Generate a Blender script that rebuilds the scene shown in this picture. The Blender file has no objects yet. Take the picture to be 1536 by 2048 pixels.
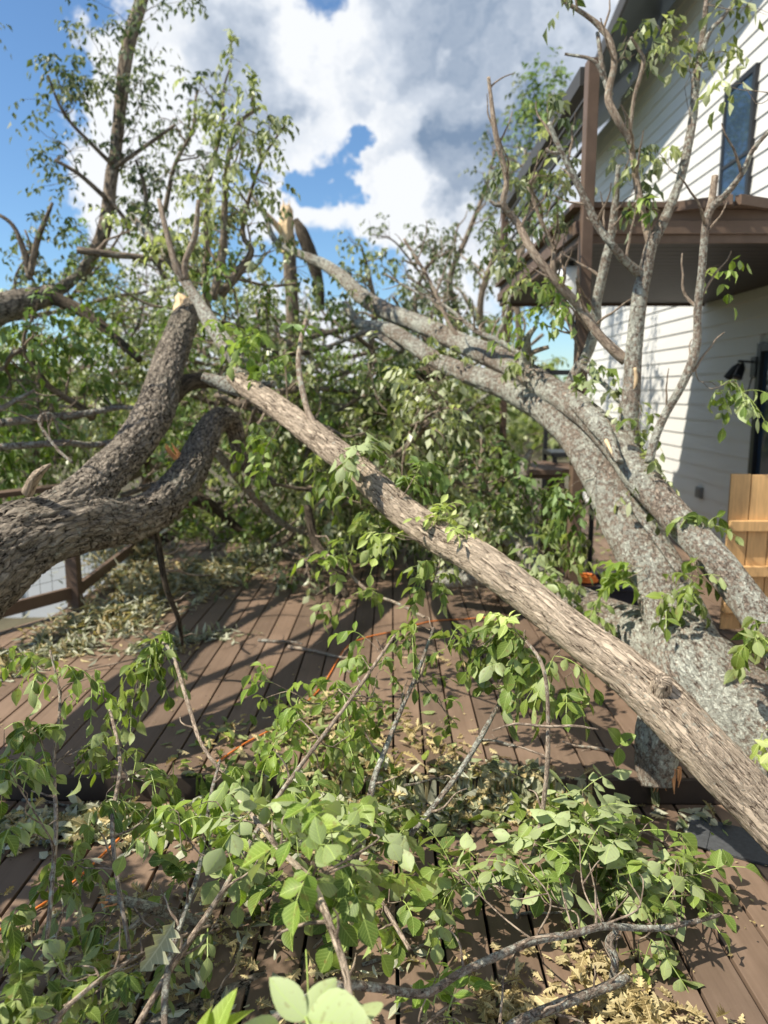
import bpy, math, random
import numpy as np
rad = math.radians
SC = bpy.context.scene
COL = SC.collection

# ------------------------------------------------------------------ camera
F, W_, H_ = 1500.0, 1536.0, 2048.0
PITCH, YAW = rad(9.05), rad(0.61)
CAMZ = 1.65
cam_d = bpy.data.cameras.new('camera')
cam = bpy.data.objects.new('camera', cam_d)
COL.objects.link(cam)
cam.location = (0, 0, CAMZ)
cam.rotation_euler = (math.pi / 2 - PITCH, 0, YAW)
cam_d.sensor_fit = 'HORIZONTAL'
cam_d.sensor_width = 36.0
cam_d.lens = F / W_ * 36.0
cam_d.clip_start = 0.05
cam_d.clip_end = 600
cam_d.dof.use_dof = True
cam_d.dof.focus_distance = 2.35
cam_d.dof.aperture_fstop = 3.0
SC.camera = cam

# ------------------------------------------------------------------ light
SUN_H, SUN_V = (-0.75, -0.22), 1.0          # towards the sun: left, behind, high
s_len = math.hypot(*SUN_H)
SUN_EL = math.atan2(SUN_V, s_len)
SUN_AZ = math.atan2(SUN_H[0], SUN_H[1])      # from +Y, clockwise
sun_d = bpy.data.lights.new('sun', 'SUN')
sun_d.energy = 5.0
sun_d.angle = rad(0.5)
sun_d.color = (1.0, 0.93, 0.80)
sun = bpy.data.objects.new('sun', sun_d)
COL.objects.link(sun)
from mathutils import Vector
sun.rotation_euler = Vector((SUN_H[0], SUN_H[1], SUN_V)).to_track_quat('Z', 'Y').to_euler()
sun.location = (-10, -10, 20)
SC.view_settings.view_transform = 'Standard'
SC.view_settings.look = 'None'
SC.view_settings.gamma = 1
SC.view_settings.exposure = 0.57
SC.cycles.max_bounces = 7
SC.cycles.diffuse_bounces = 3
SC.cycles.transparent_max_bounces = 8
SC.cycles.use_denoising = True

# ray frame for placing measured things
FW = np.array([-math.sin(YAW) * math.cos(PITCH), math.cos(YAW) * math.cos(PITCH), -math.sin(PITCH)])
RT = np.array([math.cos(YAW), math.sin(YAW), 0.0])
UP = np.cross(RT, FW)
def ray(px, py):
    d = FW + RT * ((px - W_ / 2) / F) - UP * ((py - H_ / 2) / F)
    return d
def P(px, py, D):
    """point seen at that direction at distance D metres forward (world y)"""
    d = ray(px, py)
    return np.array([0, 0, CAMZ]) + d * (D / d[1])
def nrm0(v): return v / np.linalg.norm(v)
def G(px, py, z=0.0):
    """point of the level z seen in that direction"""
    d = ray(px, py)
    return np.array([0, 0, CAMZ]) + d * ((z - CAMZ) / d[2])

def PX(px, py, X):
    d = ray(px, py); return np.array([0, 0, CAMZ]) + d * (X / d[0])
# ------------------------------------------------------------------ node helpers
def new_mat(name):
    m = bpy.data.materials.new(name); m.use_nodes = True
    nt = m.node_tree; nt.nodes.clear()
    out = nt.nodes.new('ShaderNodeOutputMaterial')
    b = nt.nodes.new('ShaderNodeBsdfPrincipled')
    nt.links.new(b.outputs[0], out.inputs[0])
    return m, nt, b, out
def N(nt, typ, **kw):
    n = nt.nodes.new('ShaderNode' + typ)
    for k, v in kw.items():
        if k.startswith('i_'):
            n.inputs[k[2:].replace('_', ' ')].default_value = v
        else:
            setattr(n, k, v)
    return n
def L(nt, a, b): nt.links.new(a, b)
def ramp(nt, stops, interp='LINEAR'):
    n = nt.nodes.new('ShaderNodeValToRGB'); cr = n.color_ramp; cr.interpolation = interp
    while len(cr.elements) < len(stops): cr.elements.new(0.5)
    for e, (p, c) in zip(cr.elements, stops):
        e.position = p; e.color = (*c, 1) if len(c) == 3 else c
    return n
def mathn(nt, op, a=None, b=None, c=None, clamp=False):
    n = nt.nodes.new('ShaderNodeMath'); n.operation = op; n.use_clamp = clamp
    for i, v in enumerate((a, b, c)):
        if v is None: continue
        if isinstance(v, (int, float)): n.inputs[i].default_value = v
        else: nt.links.new(v, n.inputs[i])
    return n.outputs[0]
def mixc(nt, fac, a, b, mode='MIX'):
    n = nt.nodes.new('ShaderNodeMix'); n.data_type = 'RGBA'; n.blend_type = mode
    for sock, v in ((n.inputs[0], fac), (n.inputs[6], a), (n.inputs[7], b)):
        if isinstance(v, (int, float)): sock.default_value = v
        elif isinstance(v, tuple): sock.default_value = (*v, 1) if len(v) == 3 else v
        else: nt.links.new(v, sock)
    return n.outputs[2]

# ------------------------------------------------------------------ world: sky with clouds
world = bpy.data.worlds.new('World'); SC.world = world; world.use_nodes = True
nt = world.node_tree; nt.nodes.clear()
wout = nt.nodes.new('ShaderNodeOutputWorld'); bg = nt.nodes.new('ShaderNodeBackground')
L(nt, bg.outputs[0], wout.inputs[0]); bg.inputs[1].default_value = 0.055
sky = nt.nodes.new('ShaderNodeTexSky'); sky.sky_type = 'NISHITA'; sky.sun_disc = False
sky.sun_elevation = SUN_EL; sky.sun_rotation = SUN_AZ
sky.air_density = 1.0; sky.dust_density = 0.3; sky.ozone_density = 2.0
skyc = mixc(nt, 1.0, sky.outputs[0], (1.35, 1.70, 1.95), 'MULTIPLY')
tc = nt.nodes.new('ShaderNodeTexCoord')
warp = nt.nodes.new('ShaderNodeTexNoise'); warp.inputs['Scale'].default_value = 9.0; warp.inputs['Detail'].default_value = 7.0; warp.inputs['Roughness'].default_value = 0.6
L(nt, tc.outputs['Generated'], warp.inputs['Vector'])
wsub = nt.nodes.new('ShaderNodeVectorMath'); wsub.operation = 'SUBTRACT'; L(nt, warp.outputs['Color'], wsub.inputs[0]); wsub.inputs[1].default_value = (.5, .5, .5)
wsc = nt.nodes.new('ShaderNodeVectorMath'); wsc.operation = 'SCALE'; wsc.inputs['Scale'].default_value = 0.24; L(nt, wsub.outputs[0], wsc.inputs[0])
wad = nt.nodes.new('ShaderNodeVectorMath'); wad.operation = 'ADD'; L(nt, tc.outputs['Generated'], wad.inputs[0]); L(nt, wsc.outputs[0], wad.inputs[1])
dirv = wad.outputs[0]
def wnoise(scale, detail, rough, off, stretch=(1, 1, 1.7)):
    mp = nt.nodes.new('ShaderNodeMapping'); mp.inputs['Scale'].default_value = stretch
    mp.inputs['Location'].default_value = off
    L(nt, dirv, mp.inputs[0])
    n = N(nt, 'TexNoise', i_Scale=scale, i_Detail=detail, i_Roughness=rough)
    n.inputs['Distortion'].default_value = 0.25
    L(nt, mp.outputs[0], n.inputs['Vector']); return n.outputs['Fac']
n_big = wnoise(3.2, 9, 0.56, (3.1, 0.4, 1.2))
n_fine = wnoise(9.0, 7, 0.6, (0.3, 2.2, 5.2))
def blob(px, py, rpx, inner=0.25):
    d = ray(px, py); d = d / np.linalg.norm(d)
    vd = nt.nodes.new('ShaderNodeVectorMath'); vd.operation = 'DISTANCE'
    nrm = nt.nodes.new('ShaderNodeVectorMath'); nrm.operation = 'NORMALIZE'
    L(nt, dirv, nrm.inputs[0]); L(nt, nrm.outputs[0], vd.inputs[0]); vd.inputs[1].default_value = tuple(d)
    mr = nt.nodes.new('ShaderNodeMapRange'); mr.interpolation_type = 'SMOOTHSTEP'
    L(nt, vd.outputs['Value'], mr.inputs['Value'])
    mr.inputs['From Min'].default_value = rpx / F * inner; mr.inputs['From Max'].default_value = rpx / F
    mr.inputs['To Min'].default_value = 1; mr.inputs['To Max'].default_value = 0
    return mr.outputs[0]
def addall(lst):
    s = lst[0]
    for x in lst[1:]: s = mathn(nt, 'ADD', s, x)
    return mathn(nt, 'MINIMUM', s, 1.0)
holes = addall([blob(-140, 430, 330), blob(-160, 200, 300), blob(40, -20, 190), blob(20, 330, 150), blob(60, 560, 170),
                blob(655, 320, 62, .1), blob(700, 250, 46, .1), blob(615, 350, 34, .1), blob(615, 5, 85, .1), blob(640, 520, 130, .1),
                blob(1120, 660, 170, .1), blob(770, 560, 110, .1), blob(420, 560, 120, .1), blob(60, 100, 120)])
solid = addall([blob(30, 60, 60, .1), blob(230, 300, 170), blob(450, 60, 260), blob(900, 150, 330), blob(840, 430, 190), blob(100, 520, 60, .1), blob(1100, 750, 60, .1)])
cov = mathn(nt, 'ADD', 0.70, mathn(nt, 'MULTIPLY', mathn(nt, 'SUBTRACT', n_big, 0.5), 1.3))
cov = mathn(nt, 'ADD', cov, mathn(nt, 'MULTIPLY', mathn(nt, 'SUBTRACT', n_fine, 0.5), 0.45))
cov = mathn(nt, 'ADD', cov, mathn(nt, 'MULTIPLY', solid, 0.22))
cov = mathn(nt, 'SUBTRACT', cov, mathn(nt, 'MULTIPLY', holes, 0.62))
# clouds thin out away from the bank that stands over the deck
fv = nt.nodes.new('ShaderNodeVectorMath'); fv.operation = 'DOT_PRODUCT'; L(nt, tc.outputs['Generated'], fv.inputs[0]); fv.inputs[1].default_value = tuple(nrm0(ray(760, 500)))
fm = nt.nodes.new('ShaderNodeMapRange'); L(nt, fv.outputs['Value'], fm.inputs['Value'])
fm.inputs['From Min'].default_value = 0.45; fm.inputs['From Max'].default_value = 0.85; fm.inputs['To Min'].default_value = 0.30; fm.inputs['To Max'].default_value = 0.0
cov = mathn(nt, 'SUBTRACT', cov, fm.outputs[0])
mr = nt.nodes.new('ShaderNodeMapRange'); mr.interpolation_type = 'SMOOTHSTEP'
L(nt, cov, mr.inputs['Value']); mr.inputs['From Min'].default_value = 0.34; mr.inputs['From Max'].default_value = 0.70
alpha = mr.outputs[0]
grey = addall([blob(1010, 90, 330), blob(1000, 330, 180), blob(470, 200, 160, .1)])
n_sh = wnoise(4.5, 8, 0.55, (7.1, 1.4, 0.3), (1, 1, 2.2))
dark = mathn(nt, 'ADD', mathn(nt, 'MULTIPLY', grey, 0.9), mathn(nt, 'MULTIPLY', mathn(nt, 'SUBTRACT', n_sh, 0.49), 2.4), clamp=True)
thick = nt.nodes.new('ShaderNodeMapRange'); L(nt, cov, thick.inputs['Value'])
thick.inputs['From Min'].default_value = 0.5; thick.inputs['From Max'].default_value = 0.85
dark = mathn(nt, 'MULTIPLY', dark, thick.outputs[0], clamp=True)
cr = ramp(nt, [(0, (11.8, 12.1, 12.5)), (0.35, (8.2, 9.0, 10.2)), (1, (2.8, 3.9, 5.6))])
L(nt, dark, cr.inputs[0])
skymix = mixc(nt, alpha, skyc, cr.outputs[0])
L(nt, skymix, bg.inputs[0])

# ------------------------------------------------------------------ value noise (numpy)
_r = np.random.default_rng(11)
_LAT = _r.random((32, 32, 32))
def vnoise(p):
    p = np.asarray(p, float); i = np.floor(p).astype(int); f = p - i; f = f * f * (3 - 2 * f)
    x0, y0, z0 = (i[..., k] % 32 for k in range(3)); x1, y1, z1 = ((v + 1) % 32 for v in (x0, y0, z0))
    fx, fy, fz = f[..., 0], f[..., 1], f[..., 2]
    c = lambda a, b, d: _LAT[a, b, d]
    a = (c(x0, y0, z0) * (1 - fx) + c(x1, y0, z0) * fx) * (1 - fy) + (c(x0, y1, z0) * (1 - fx) + c(x1, y1, z0) * fx) * fy
    b = (c(x0, y0, z1) * (1 - fx) + c(x1, y0, z1) * fx) * (1 - fy) + (c(x0, y1, z1) * (1 - fx) + c(x1, y1, z1) * fx) * fy
    return a * (1 - fz) + b * fz
def fbm(p, o=4):
    s, a, t = 0, 1.0, 0
    for k in range(o):
        s = s + a * vnoise(p * 2 ** k + 7.3 * k); t += a; a *= 0.5
    return s / t

# ------------------------------------------------------------------ meshes
def nrm(v):
    v = np.asarray(v, float)
    return v / np.maximum(np.linalg.norm(v, axis=-1, keepdims=True), 1e-9)
class MB:
    """collects geometry for ONE mesh"""
    def __init__(s): s.v, s.q, s.t, s.n, s.b, s.tint, s.lc = [], [], [], 0, [], [], []
    def add(s, v, q=None, t=None, b=None, tint=None, lc=None):
        v = np.asarray(v, float).reshape(-1, 3); k = len(v)
        if q is not None and len(q): s.q.append(np.asarray(q, int).reshape(-1, 4) + s.n)
        if t is not None and len(t): s.t.append(np.asarray(t, int).reshape(-1, 3) + s.n)
        s.v.append(v); s.b.append(np.zeros((k, 3)) if b is None else b)
        s.tint.append(np.full(k, 0.5) if tint is None else tint)
        s.lc.append(np.zeros((k, 3)) if lc is None else lc)
        s.n += k; return s
    def box(s, lo, hi, rot=None, org=None, tint=0.5):
        lo, hi = np.minimum(lo, hi), np.maximum(lo, hi)
        c = np.array([[x, y, z] for z in (lo[2], hi[2]) for y in (lo[1], hi[1]) for x in (lo[0], hi[0])], float)
        if rot is not None: c = c @ np.asarray(rot).T
        if org is not None: c = c + org
        q = [[0, 2, 3, 1], [4, 5, 7, 6], [0, 1, 5, 4], [2, 6, 7, 3], [0, 4, 6, 2], [1, 3, 7, 5]]
        return s.add(c, q, tint=np.full(8, tint))
    def bar(s, a, b, w, h, up=(0, 0, 1)):
        """a beam from a to b, w wide, h high"""
        a, b = np.asarray(a, float), np.asarray(b, float); d = nrm(b - a)
        x = nrm(np.cross(d, up)); u = np.cross(x, d); ln = np.linalg.norm(b - a)
        return s.box((-w / 2, 0, -h / 2), (w / 2, ln, h / 2), rot=np.stack([x, d, u], 1), org=a)
    def tube(s, pts, rads, seg=8, step=0.05, disp=0.0, dscale=9.0, seed=0, smooth=True, ridge=0.0, cap=True):
        pts, rads = np.asarray(pts, float), np.asarray(rads, float)
        if smooth and len(pts) > 2: pts, rads = spline(pts, rads, step)
        n = len(pts)
        tan = nrm(np.gradient(pts, axis=0)); ref = np.array([0.13, 0.21, 1.0])
        if abs(np.dot(nrm(ref), tan[0])) > 0.9: ref = np.array([1.0, 0.2, 0.1])
        x = nrm(np.cross(ref, tan[0])); X = np.empty((n, 3))
        for i in range(n):
            x = x - tan[i] * np.dot(x, tan[i]); x = x / max(np.linalg.norm(x), 1e-9); X[i] = x
        Y = np.cross(tan, X)
        sl = np.concatenate([[0], np.cumsum(np.linalg.norm(np.diff(pts, axis=0), axis=1))])
        th = np.linspace(0, 2 * math.pi, seg, endpoint=False); ct, st = np.cos(th), np.sin(th)
        b = np.stack([rads[:, None] * ct, rads[:, None] * st, np.broadcast_to(sl[:, None], (n, seg))], -1)
        b = b + np.array([seed * 1.7, seed * 0.9, seed * 2.3])
        rr = np.broadcast_to(rads[:, None], (n, seg)).copy()
        if disp:
            q = b * np.array([1, 1, 0.45]) * dscale
            rr = rr * (1 + disp * (fbm(q, 4) - 0.5) * 2)
        if ridge:
            q = b * np.array([1, 1, 0.22]) * 42 + (fbm(b * 14, 2)[..., None] - .5) * 2.2
            f = np.abs(vnoise(q) - 0.5) * 2
            f2 = np.abs(vnoise(q * 1.9 + 5) - 0.5) * 2
            rr = rr - ridge * (1 - np.minimum(f * 3.2, 1)) - 0.55 * ridge * (1 - np.minimum(f2 * 3, 1))
        v = pts[:, None] + rr[..., None] * (ct[None, :, None] * X[:, None] + st[None, :, None] * Y[:, None])
        i, j = np.meshgrid(np.arange(n - 1), np.arange(seg), indexing='ij'); j2 = (j + 1) % seg
        q = np.stack([i * seg + j, i * seg + j2, (i + 1) * seg + j2, (i + 1) * seg + j], -1).reshape(-1, 4)
        vv, bb = v.reshape(-1, 3), b.reshape(-1, 3); t = []
        if cap:
            vv = np.vstack([vv, pts[0], pts[-1]]); bb = np.vstack([bb, bb[0], bb[-1]]); c0, c1 = n * seg, n * seg + 1
            k = np.arange(seg); k2 = (k + 1) % seg
            t = np.concatenate([np.stack([k2, k, np.full(seg, c0)], -1), np.stack([(n - 1) * seg + k, (n - 1) * seg + k2, np.full(seg, c1)], -1)])
        return s.add(vv, q, t, b=bb)
    def build(s, name, mat, parent=None, smooth=False, bevel=0.0):
        org = np.zeros(3) if parent is None else np.array(ORG.get(parent.name, (0, 0, 0)))
        me = bpy.data.meshes.new(name)
        v = np.concatenate(s.v) - org
        Q = np.concatenate(s.q) if s.q else np.zeros((0, 4), int); T = np.concatenate(s.t) if s.t else np.zeros((0, 3), int)
        me.vertices.add(len(v)); me.vertices.foreach_set('co', v.ravel())
        li = np.concatenate([Q.ravel(), T.ravel()]); me.loops.add(len(li)); me.loops.foreach_set('vertex_index', li)
        npoly = len(Q) + len(T); me.polygons.add(npoly)
        ls = np.concatenate([np.arange(len(Q)) * 4, len(Q) * 4 + np.arange(len(T)) * 3])
        me.polygons.foreach_set('loop_start', ls)
        me.update(calc_edges=True)
        me.polygons.foreach_set('use_smooth', np.full(npoly, bool(smooth)))
        me.attributes.new('bark', 'FLOAT_VECTOR', 'POINT').data.foreach_set('vector', np.concatenate(s.b).ravel())
        me.attributes.new('lc', 'FLOAT_VECTOR', 'POINT').data.foreach_set('vector', np.concatenate(s.lc).ravel())
        me.attributes.new('tint', 'FLOAT', 'POINT').data.foreach_set('value', np.concatenate(s.tint))
        me.materials.append(mat); me.update()
        o = bpy.data.objects.new(name, me); COL.objects.link(o)
        ORG[o.name] = tuple(org)
        if parent is not None: o.parent = parent
        if bevel:
            m = o.modifiers.new('bevel', 'BEVEL'); m.width = bevel; m.segments = 2; m.limit_method = 'ANGLE'
        return o
def spline(p, r, step):
    n = len(p); a = np.vstack([2 * p[0] - p[1], p, 2 * p[-1] - p[-2]]); ra = np.concatenate([[r[0]], r, [r[-1]]])
    op, orr = [], []
    for i in range(n - 1):
        k = max(2, int(math.ceil(np.linalg.norm(p[i + 1] - p[i]) / step))); t = np.linspace(0, 1, k, endpoint=False)[:, None]
        p0, p1, p2, p3 = a[i], a[i + 1], a[i + 2], a[i + 3]
        op.append(0.5 * (2 * p1 + (p2 - p0) * t + (2 * p0 - 5 * p1 + 4 * p2 - p3) * t ** 2 + (-p0 + 3 * p1 - 3 * p2 + p3) * t ** 3))
        tt = t[:, 0]; tt = tt * tt * (3 - 2 * tt); orr.append(ra[i + 1] * (1 - tt) + ra[i + 2] * tt)
    op.append(p[-1:]); orr.append(r[-1:])
    return np.concatenate(op), np.concatenate(orr)

ORG = {}
def tag(o, label, cat, group=None, kind=None):
    if label: o['label'] = label
    if cat: o['category'] = cat
    if group: o['group'] = group
    if kind: o['kind'] = kind
    return o
def thing(name, label, cat, loc=(0, 0, 0), group=None):
    o = bpy.data.objects.new(name, None); COL.objects.link(o); o.location = tuple(loc)
    o.empty_display_size = 0.1; ORG[o.name] = tuple(loc)
    return tag(o, label, cat, group)
def structure(o): o['kind'] = 'structure'; return o

# ------------------------------------------------------------------ materials
def simple(name, col, rough=0.6, noise=0.0, nscale=8.0, stretch=(1, 1, 1), bump=0.0, metallic=0.0, spec=0.4, tintamt=0.0):
    m, nt, b, _ = new_mat(name)
    b.inputs['Roughness'].default_value = rough; b.inputs['Metallic'].default_value = metallic
    b.inputs['Specular IOR Level'].default_value = spec
    tcn = nt.nodes.new('ShaderNodeTexCoord'); mp = nt.nodes.new('ShaderNodeMapping'); mp.inputs['Scale'].default_value = stretch
    L(nt, tcn.outputs['Object'], mp.inputs[0])
    n = N(nt, 'TexNoise', i_Scale=nscale, i_Detail=7.0, i_Roughness=0.62); L(nt, mp.outputs[0], n.inputs['Vector'])
    lo = tuple(c * (1 - noise) for c in col); hi = tuple(min(1, c * (1 + noise)) for c in col)
    r = ramp(nt, [(0.28, lo), (0.72, hi)]); L(nt, n.outputs['Fac'], r.inputs[0])
    c = r.outputs[0]
    if tintamt:
        at = N(nt, 'Attribute', attribute_name='tint')
        c = mixc(nt, 1.0, c, ramp_link(nt, at.outputs['Fac'], [(0, (1 - tintamt,) * 3), (1, (1 + tintamt * .6,) * 3)]), 'MULTIPLY')
    L(nt, c, b.inputs['Base Color'])
    if bump:
        bp = N(nt, 'Bump', i_Strength=0.5, i_Distance=bump); L(nt, n.outputs['Fac'], bp.inputs['Height']); L(nt, bp.outputs[0], b.inputs['Normal'])
    return m
def ramp_link(nt, fac, stops):
    r = ramp(nt, stops); L(nt, fac, r.inputs[0]); return r.outputs[0]

def bark_mat(name, dark, light, lichen, lich_amt, scale, zs, bump, lscale=16.0, cell=0.3, fw=0.4, crack=0.13, rl=(0.28, 0.48, 0.84)):
    m, nt, b, _ = new_mat(name)
    b.inputs['Roughness'].default_value = 0.92; b.inputs['Specular IOR Level'].default_value = 0.12
    at = N(nt, 'Attribute', attribute_name='bark')
    mp = nt.nodes.new('ShaderNodeMapping'); mp.inputs['Scale'].default_value = (1, 1, zs); L(nt, at.outputs['Vector'], mp.inputs[0])
    dn = N(nt, 'TexNoise', i_Scale=scale * 0.45, i_Detail=5.0, i_Roughness=0.65); L(nt, mp.outputs[0], dn.inputs['Vector'])
    sub = N(nt, 'VectorMath', operation='SUBTRACT'); L(nt, dn.outputs['Color'], sub.inputs[0]); sub.inputs[1].default_value = (.5, .5, .5)
    sc = N(nt, 'VectorMath', operation='SCALE'); sc.inputs['Scale'].default_value = 3.0 / scale; L(nt, sub.outputs[0], sc.inputs[0])
    ad = N(nt, 'VectorMath', operation='ADD'); L(nt, mp.outputs[0], ad.inputs[0]); L(nt, sc.outputs[0], ad.inputs[1])
    vo = N(nt, 'TexVoronoi', feature='DISTANCE_TO_EDGE', i_Scale=scale); L(nt, ad.outputs[0], vo.inputs['Vector'])
    vr = nt.nodes.new('ShaderNodeMapRange'); L(nt, vo.outputs['Distance'], vr.inputs['Value']); vr.inputs['From Max'].default_value = crack
    rn = N(nt, 'TexNoise', i_Scale=scale * 0.9, i_Detail=5.0, i_Roughness=0.6); L(nt, ad.outputs[0], rn.inputs['Vector'])
    rg = mathn(nt, 'MULTIPLY', mathn(nt, 'ABSOLUTE', mathn(nt, 'SUBTRACT', rn.outputs['Fac'], 0.5)), 15.0, clamp=True)
    mp2 = nt.nodes.new('ShaderNodeMapping'); mp2.inputs['Scale'].default_value = (1, 1, min(1, zs * 4)); L(nt, at.outputs['Vector'], mp2.inputs[0])
    fn = N(nt, 'TexNoise', i_Scale=scale * 3.2, i_Detail=7.0, i_Roughness=0.75); L(nt, mp2.outputs[0], fn.inputs['Vector'])
    big = N(nt, 'TexNoise', i_Scale=5.0, i_Detail=4.0); L(nt, at.outputs['Vector'], big.inputs['Vector'])
    h = mathn(nt, 'ADD', mathn(nt, 'MULTIPLY', vr.outputs[0], cell), mathn(nt, 'MULTIPLY', rg, 0.62 - cell))
    h = mathn(nt, 'ADD', h, mathn(nt, 'MULTIPLY', fn.outputs['Fac'], fw))
    hc = mathn(nt, 'ADD', h, mathn(nt, 'MULTIPLY', mathn(nt, 'SUBTRACT', big.outputs['Fac'], 0.5), 0.5))
    mid = tuple((a * .5 + c * .5) for a, c in zip(dark, light))
    col = ramp_link(nt, hc, [(rl[0], dark), (rl[1], mid), (rl[2], light)])
    ln = N(nt, 'TexNoise', i_Scale=lscale, i_Detail=9.0, i_Roughness=0.8); L(nt, at.outputs['Vector'], ln.inputs['Vector'])
    ln2 = N(nt, 'TexNoise', i_Scale=3.4, i_Detail=4.0); L(nt, at.outputs['Vector'], ln2.inputs['Vector'])
    lm = nt.nodes.new('ShaderNodeMapRange')
    L(nt, mathn(nt, 'ADD', ln.outputs['Fac'], mathn(nt, 'MULTIPLY', mathn(nt, 'SUBTRACT', ln2.outputs['Fac'], 0.5), 0.35)), lm.inputs['Value'])
    lm.inputs['From Min'].default_value = 0.64 - lich_amt * 0.26; lm.inputs['From Max'].default_value = 0.70 - lich_amt * 0.26
    lv = mathn(nt, 'MULTIPLY', lm.outputs[0], mathn(nt, 'ADD', 0.15, mathn(nt, 'MULTIPLY', h, 0.85)), clamp=True)
    lcol = mixc(nt, fn.outputs['Fac'], tuple(c * .8 for c in lichen), tuple(min(1, c * 1.25) for c in lichen))
    col = mixc(nt, lv, col, lcol)
    hh = N(nt, 'Bump', i_Strength=1.0, i_Distance=bump); L(nt, mathn(nt, 'ADD', h, mathn(nt, 'MULTIPLY', lm.outputs[0], 0.15)), hh.inputs['Height'])
    L(nt, hh.outputs[0], b.inputs['Normal']); L(nt, col, b.inputs['Base Color'])
    return m
M = {}
M['bark_brown'] = bark_mat('bark_brown', (0.085, 0.058, 0.040), (0.62, 0.50, 0.375), (0.56, 0.57, 0.48), 0.14, 44, 0.17, 0.014, 40, .30, .45, .10, (.33, .47, .80))
M['bark_lichen'] = bark_mat('bark_lichen', (0.045, 0.034, 0.027), (0.42, 0.335, 0.265), (0.68, 0.70, 0.60), 0.64, 58, 0.6, 0.016, 40, .25, .6, .15, (.34, .52, .86))
M['bark_oak'] = bark_mat('bark_oak', (0.012, 0.009, 0.008), (0.46, 0.39, 0.31), (0.52, 0.55, 0.46), 0.30, 34, 0.42, 0.030, 80, .40, .5, .2, (.32, .50, .86))
M['bark_twig'] = bark_mat('bark_twig', (0.14, 0.10, 0.075), (0.39, 0.31, 0.235), (0.45, 0.48, 0.40), 0.34, 80, 0.3, 0.003, 40, .1)
M['bark_far'] = bark_mat('bark_far', (0.07, 0.055, 0.043), (0.33, 0.265, 0.20), (0.38, 0.40, 0.33), 0.25, 30, 0.2, 0.012, 16, .2)
M['bark_dark'] = bark_mat('bark_dark', (0.03, 0.024, 0.018), (0.14, 0.11, 0.08), (0.2, 0.22, 0.17), 0.12, 30, 0.2, 0.012, 16, .2)
M['splinter'] = simple('fresh_split_wood', (0.74, 0.54, 0.32), 0.7, 0.35, 40, (1, 1, 0.15), 0.006)
M['splinter_orange'] = simple('orange_split_wood', (0.62, 0.30, 0.13), 0.7, 0.4, 40, (1, 1, 0.15), 0.006)

def leaf_mat(name, top, top2, under, trans=0.32, rough=0.5, veins=True, spots=0.0):
    m, nt, b, out = new_mat(name)
    b.inputs['Roughness'].default_value = rough; b.inputs['Specular IOR Level'].default_value = 0.35
    at = N(nt, 'Attribute', attribute_name='tint')
    geo = nt.nodes.new('ShaderNodeNewGeometry')
    c = ramp_link(nt, at.outputs['Fac'], [(0, tuple(x * .62 for x in top)), (0.4, top), (1, top2)])
    u = ramp_link(nt, at.outputs['Fac'], [(0, tuple(x * .75 for x in under)), (1, tuple(min(1, x * 1.2) for x in under))])
    col = mixc(nt, geo.outputs['Backfacing'], c, u)
    if veins:
        lc = N(nt, 'Attribute', attribute_name='lc'); sx = nt.nodes.new('ShaderNodeSeparateXYZ'); L(nt, lc.outputs['Vector'], sx.inputs[0])
        ax = mathn(nt, 'ABSOLUTE', sx.outputs[0])
        mid = mathn(nt, 'LESS_THAN', ax, 0.022)
        sv = mathn(nt, 'FRACT', mathn(nt, 'MULTIPLY', mathn(nt, 'SUBTRACT', sx.outputs[1], mathn(nt, 'MULTIPLY', ax, 0.8)), 7.0))
        sv = mathn(nt, 'LESS_THAN', sv, 0.12)
        vv = mathn(nt, 'MAXIMUM', mathn(nt, 'MULTIPLY', mid, 0.5), mathn(nt, 'MULTIPLY', sv, 0.35))
        col = mixc(nt, vv, col, tuple(min(1, x * 1.5 + .08) for x in top2))
    if spots:
        tcn = nt.nodes.new('ShaderNodeTexCoord'); sn = N(nt, 'TexNoise', i_Scale=60.0, i_Detail=4.0); L(nt, tcn.outputs['Object'], sn.inputs['Vector'])
        sm = nt.nodes.new('ShaderNodeMapRange'); L(nt, sn.outputs['Fac'], sm.inputs['Value']); sm.inputs['From Min'].default_value = .6; sm.inputs['From Max'].default_value = .68
        col = mixc(nt, mathn(nt, 'MULTIPLY', sm.outputs[0], spots), col, (0.20, 0.13, 0.04))
    L(nt, col, b.inputs['Base Color'])
    tr = nt.nodes.new('ShaderNodeBsdfTranslucent'); L(nt, mixc(nt, 1.0, col, (1.25, 1.35, 0.55), 'MULTIPLY'), tr.inputs[0])
    mx = nt.nodes.new('ShaderNodeMixShader'); mx.inputs[0].default_value = trans
    L(nt, b.outputs[0], mx.inputs[1]); L(nt, tr.outputs[0], mx.inputs[2]); L(nt, mx.outputs[0], out.inputs[0])
    return m
M['leaf_green'] = leaf_mat('leaf_green', (0.100, 0.158, 0.026), (0.25, 0.32, 0.055), (0.29, 0.345, 0.14), spots=.6)
M['leaf_bright'] = leaf_mat('leaf_bright', (0.155, 0.25, 0.035), (0.33, 0.43, 0.075), (0.33, 0.42, 0.16), 0.38, spots=.5)
M['leaf_pale'] = leaf_mat('leaf_pale', (0.12, 0.19, 0.035), (0.23, 0.31, 0.06), (0.36, 0.42, 0.21), 0.25, spots=.35)
M['leaf_far'] = leaf_mat('leaf_far', (0.13, 0.162, 0.055), (0.34, 0.385, 0.16), (0.52, 0.55, 0.35), 0.34, 0.34, veins=False)
M['leaf_top'] = leaf_mat('leaf_top', (0.070, 0.105, 0.045), (0.16, 0.20, 0.10), (0.25, 0.28, 0.19), 0.3, 0.5, veins=False)
M['leaf_lush'] = leaf_mat('leaf_lush', (0.10, 0.155, 0.028), (0.23, 0.29, 0.06), (0.22, 0.32, 0.12), 0.35, 0.5, veins=False)
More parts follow.
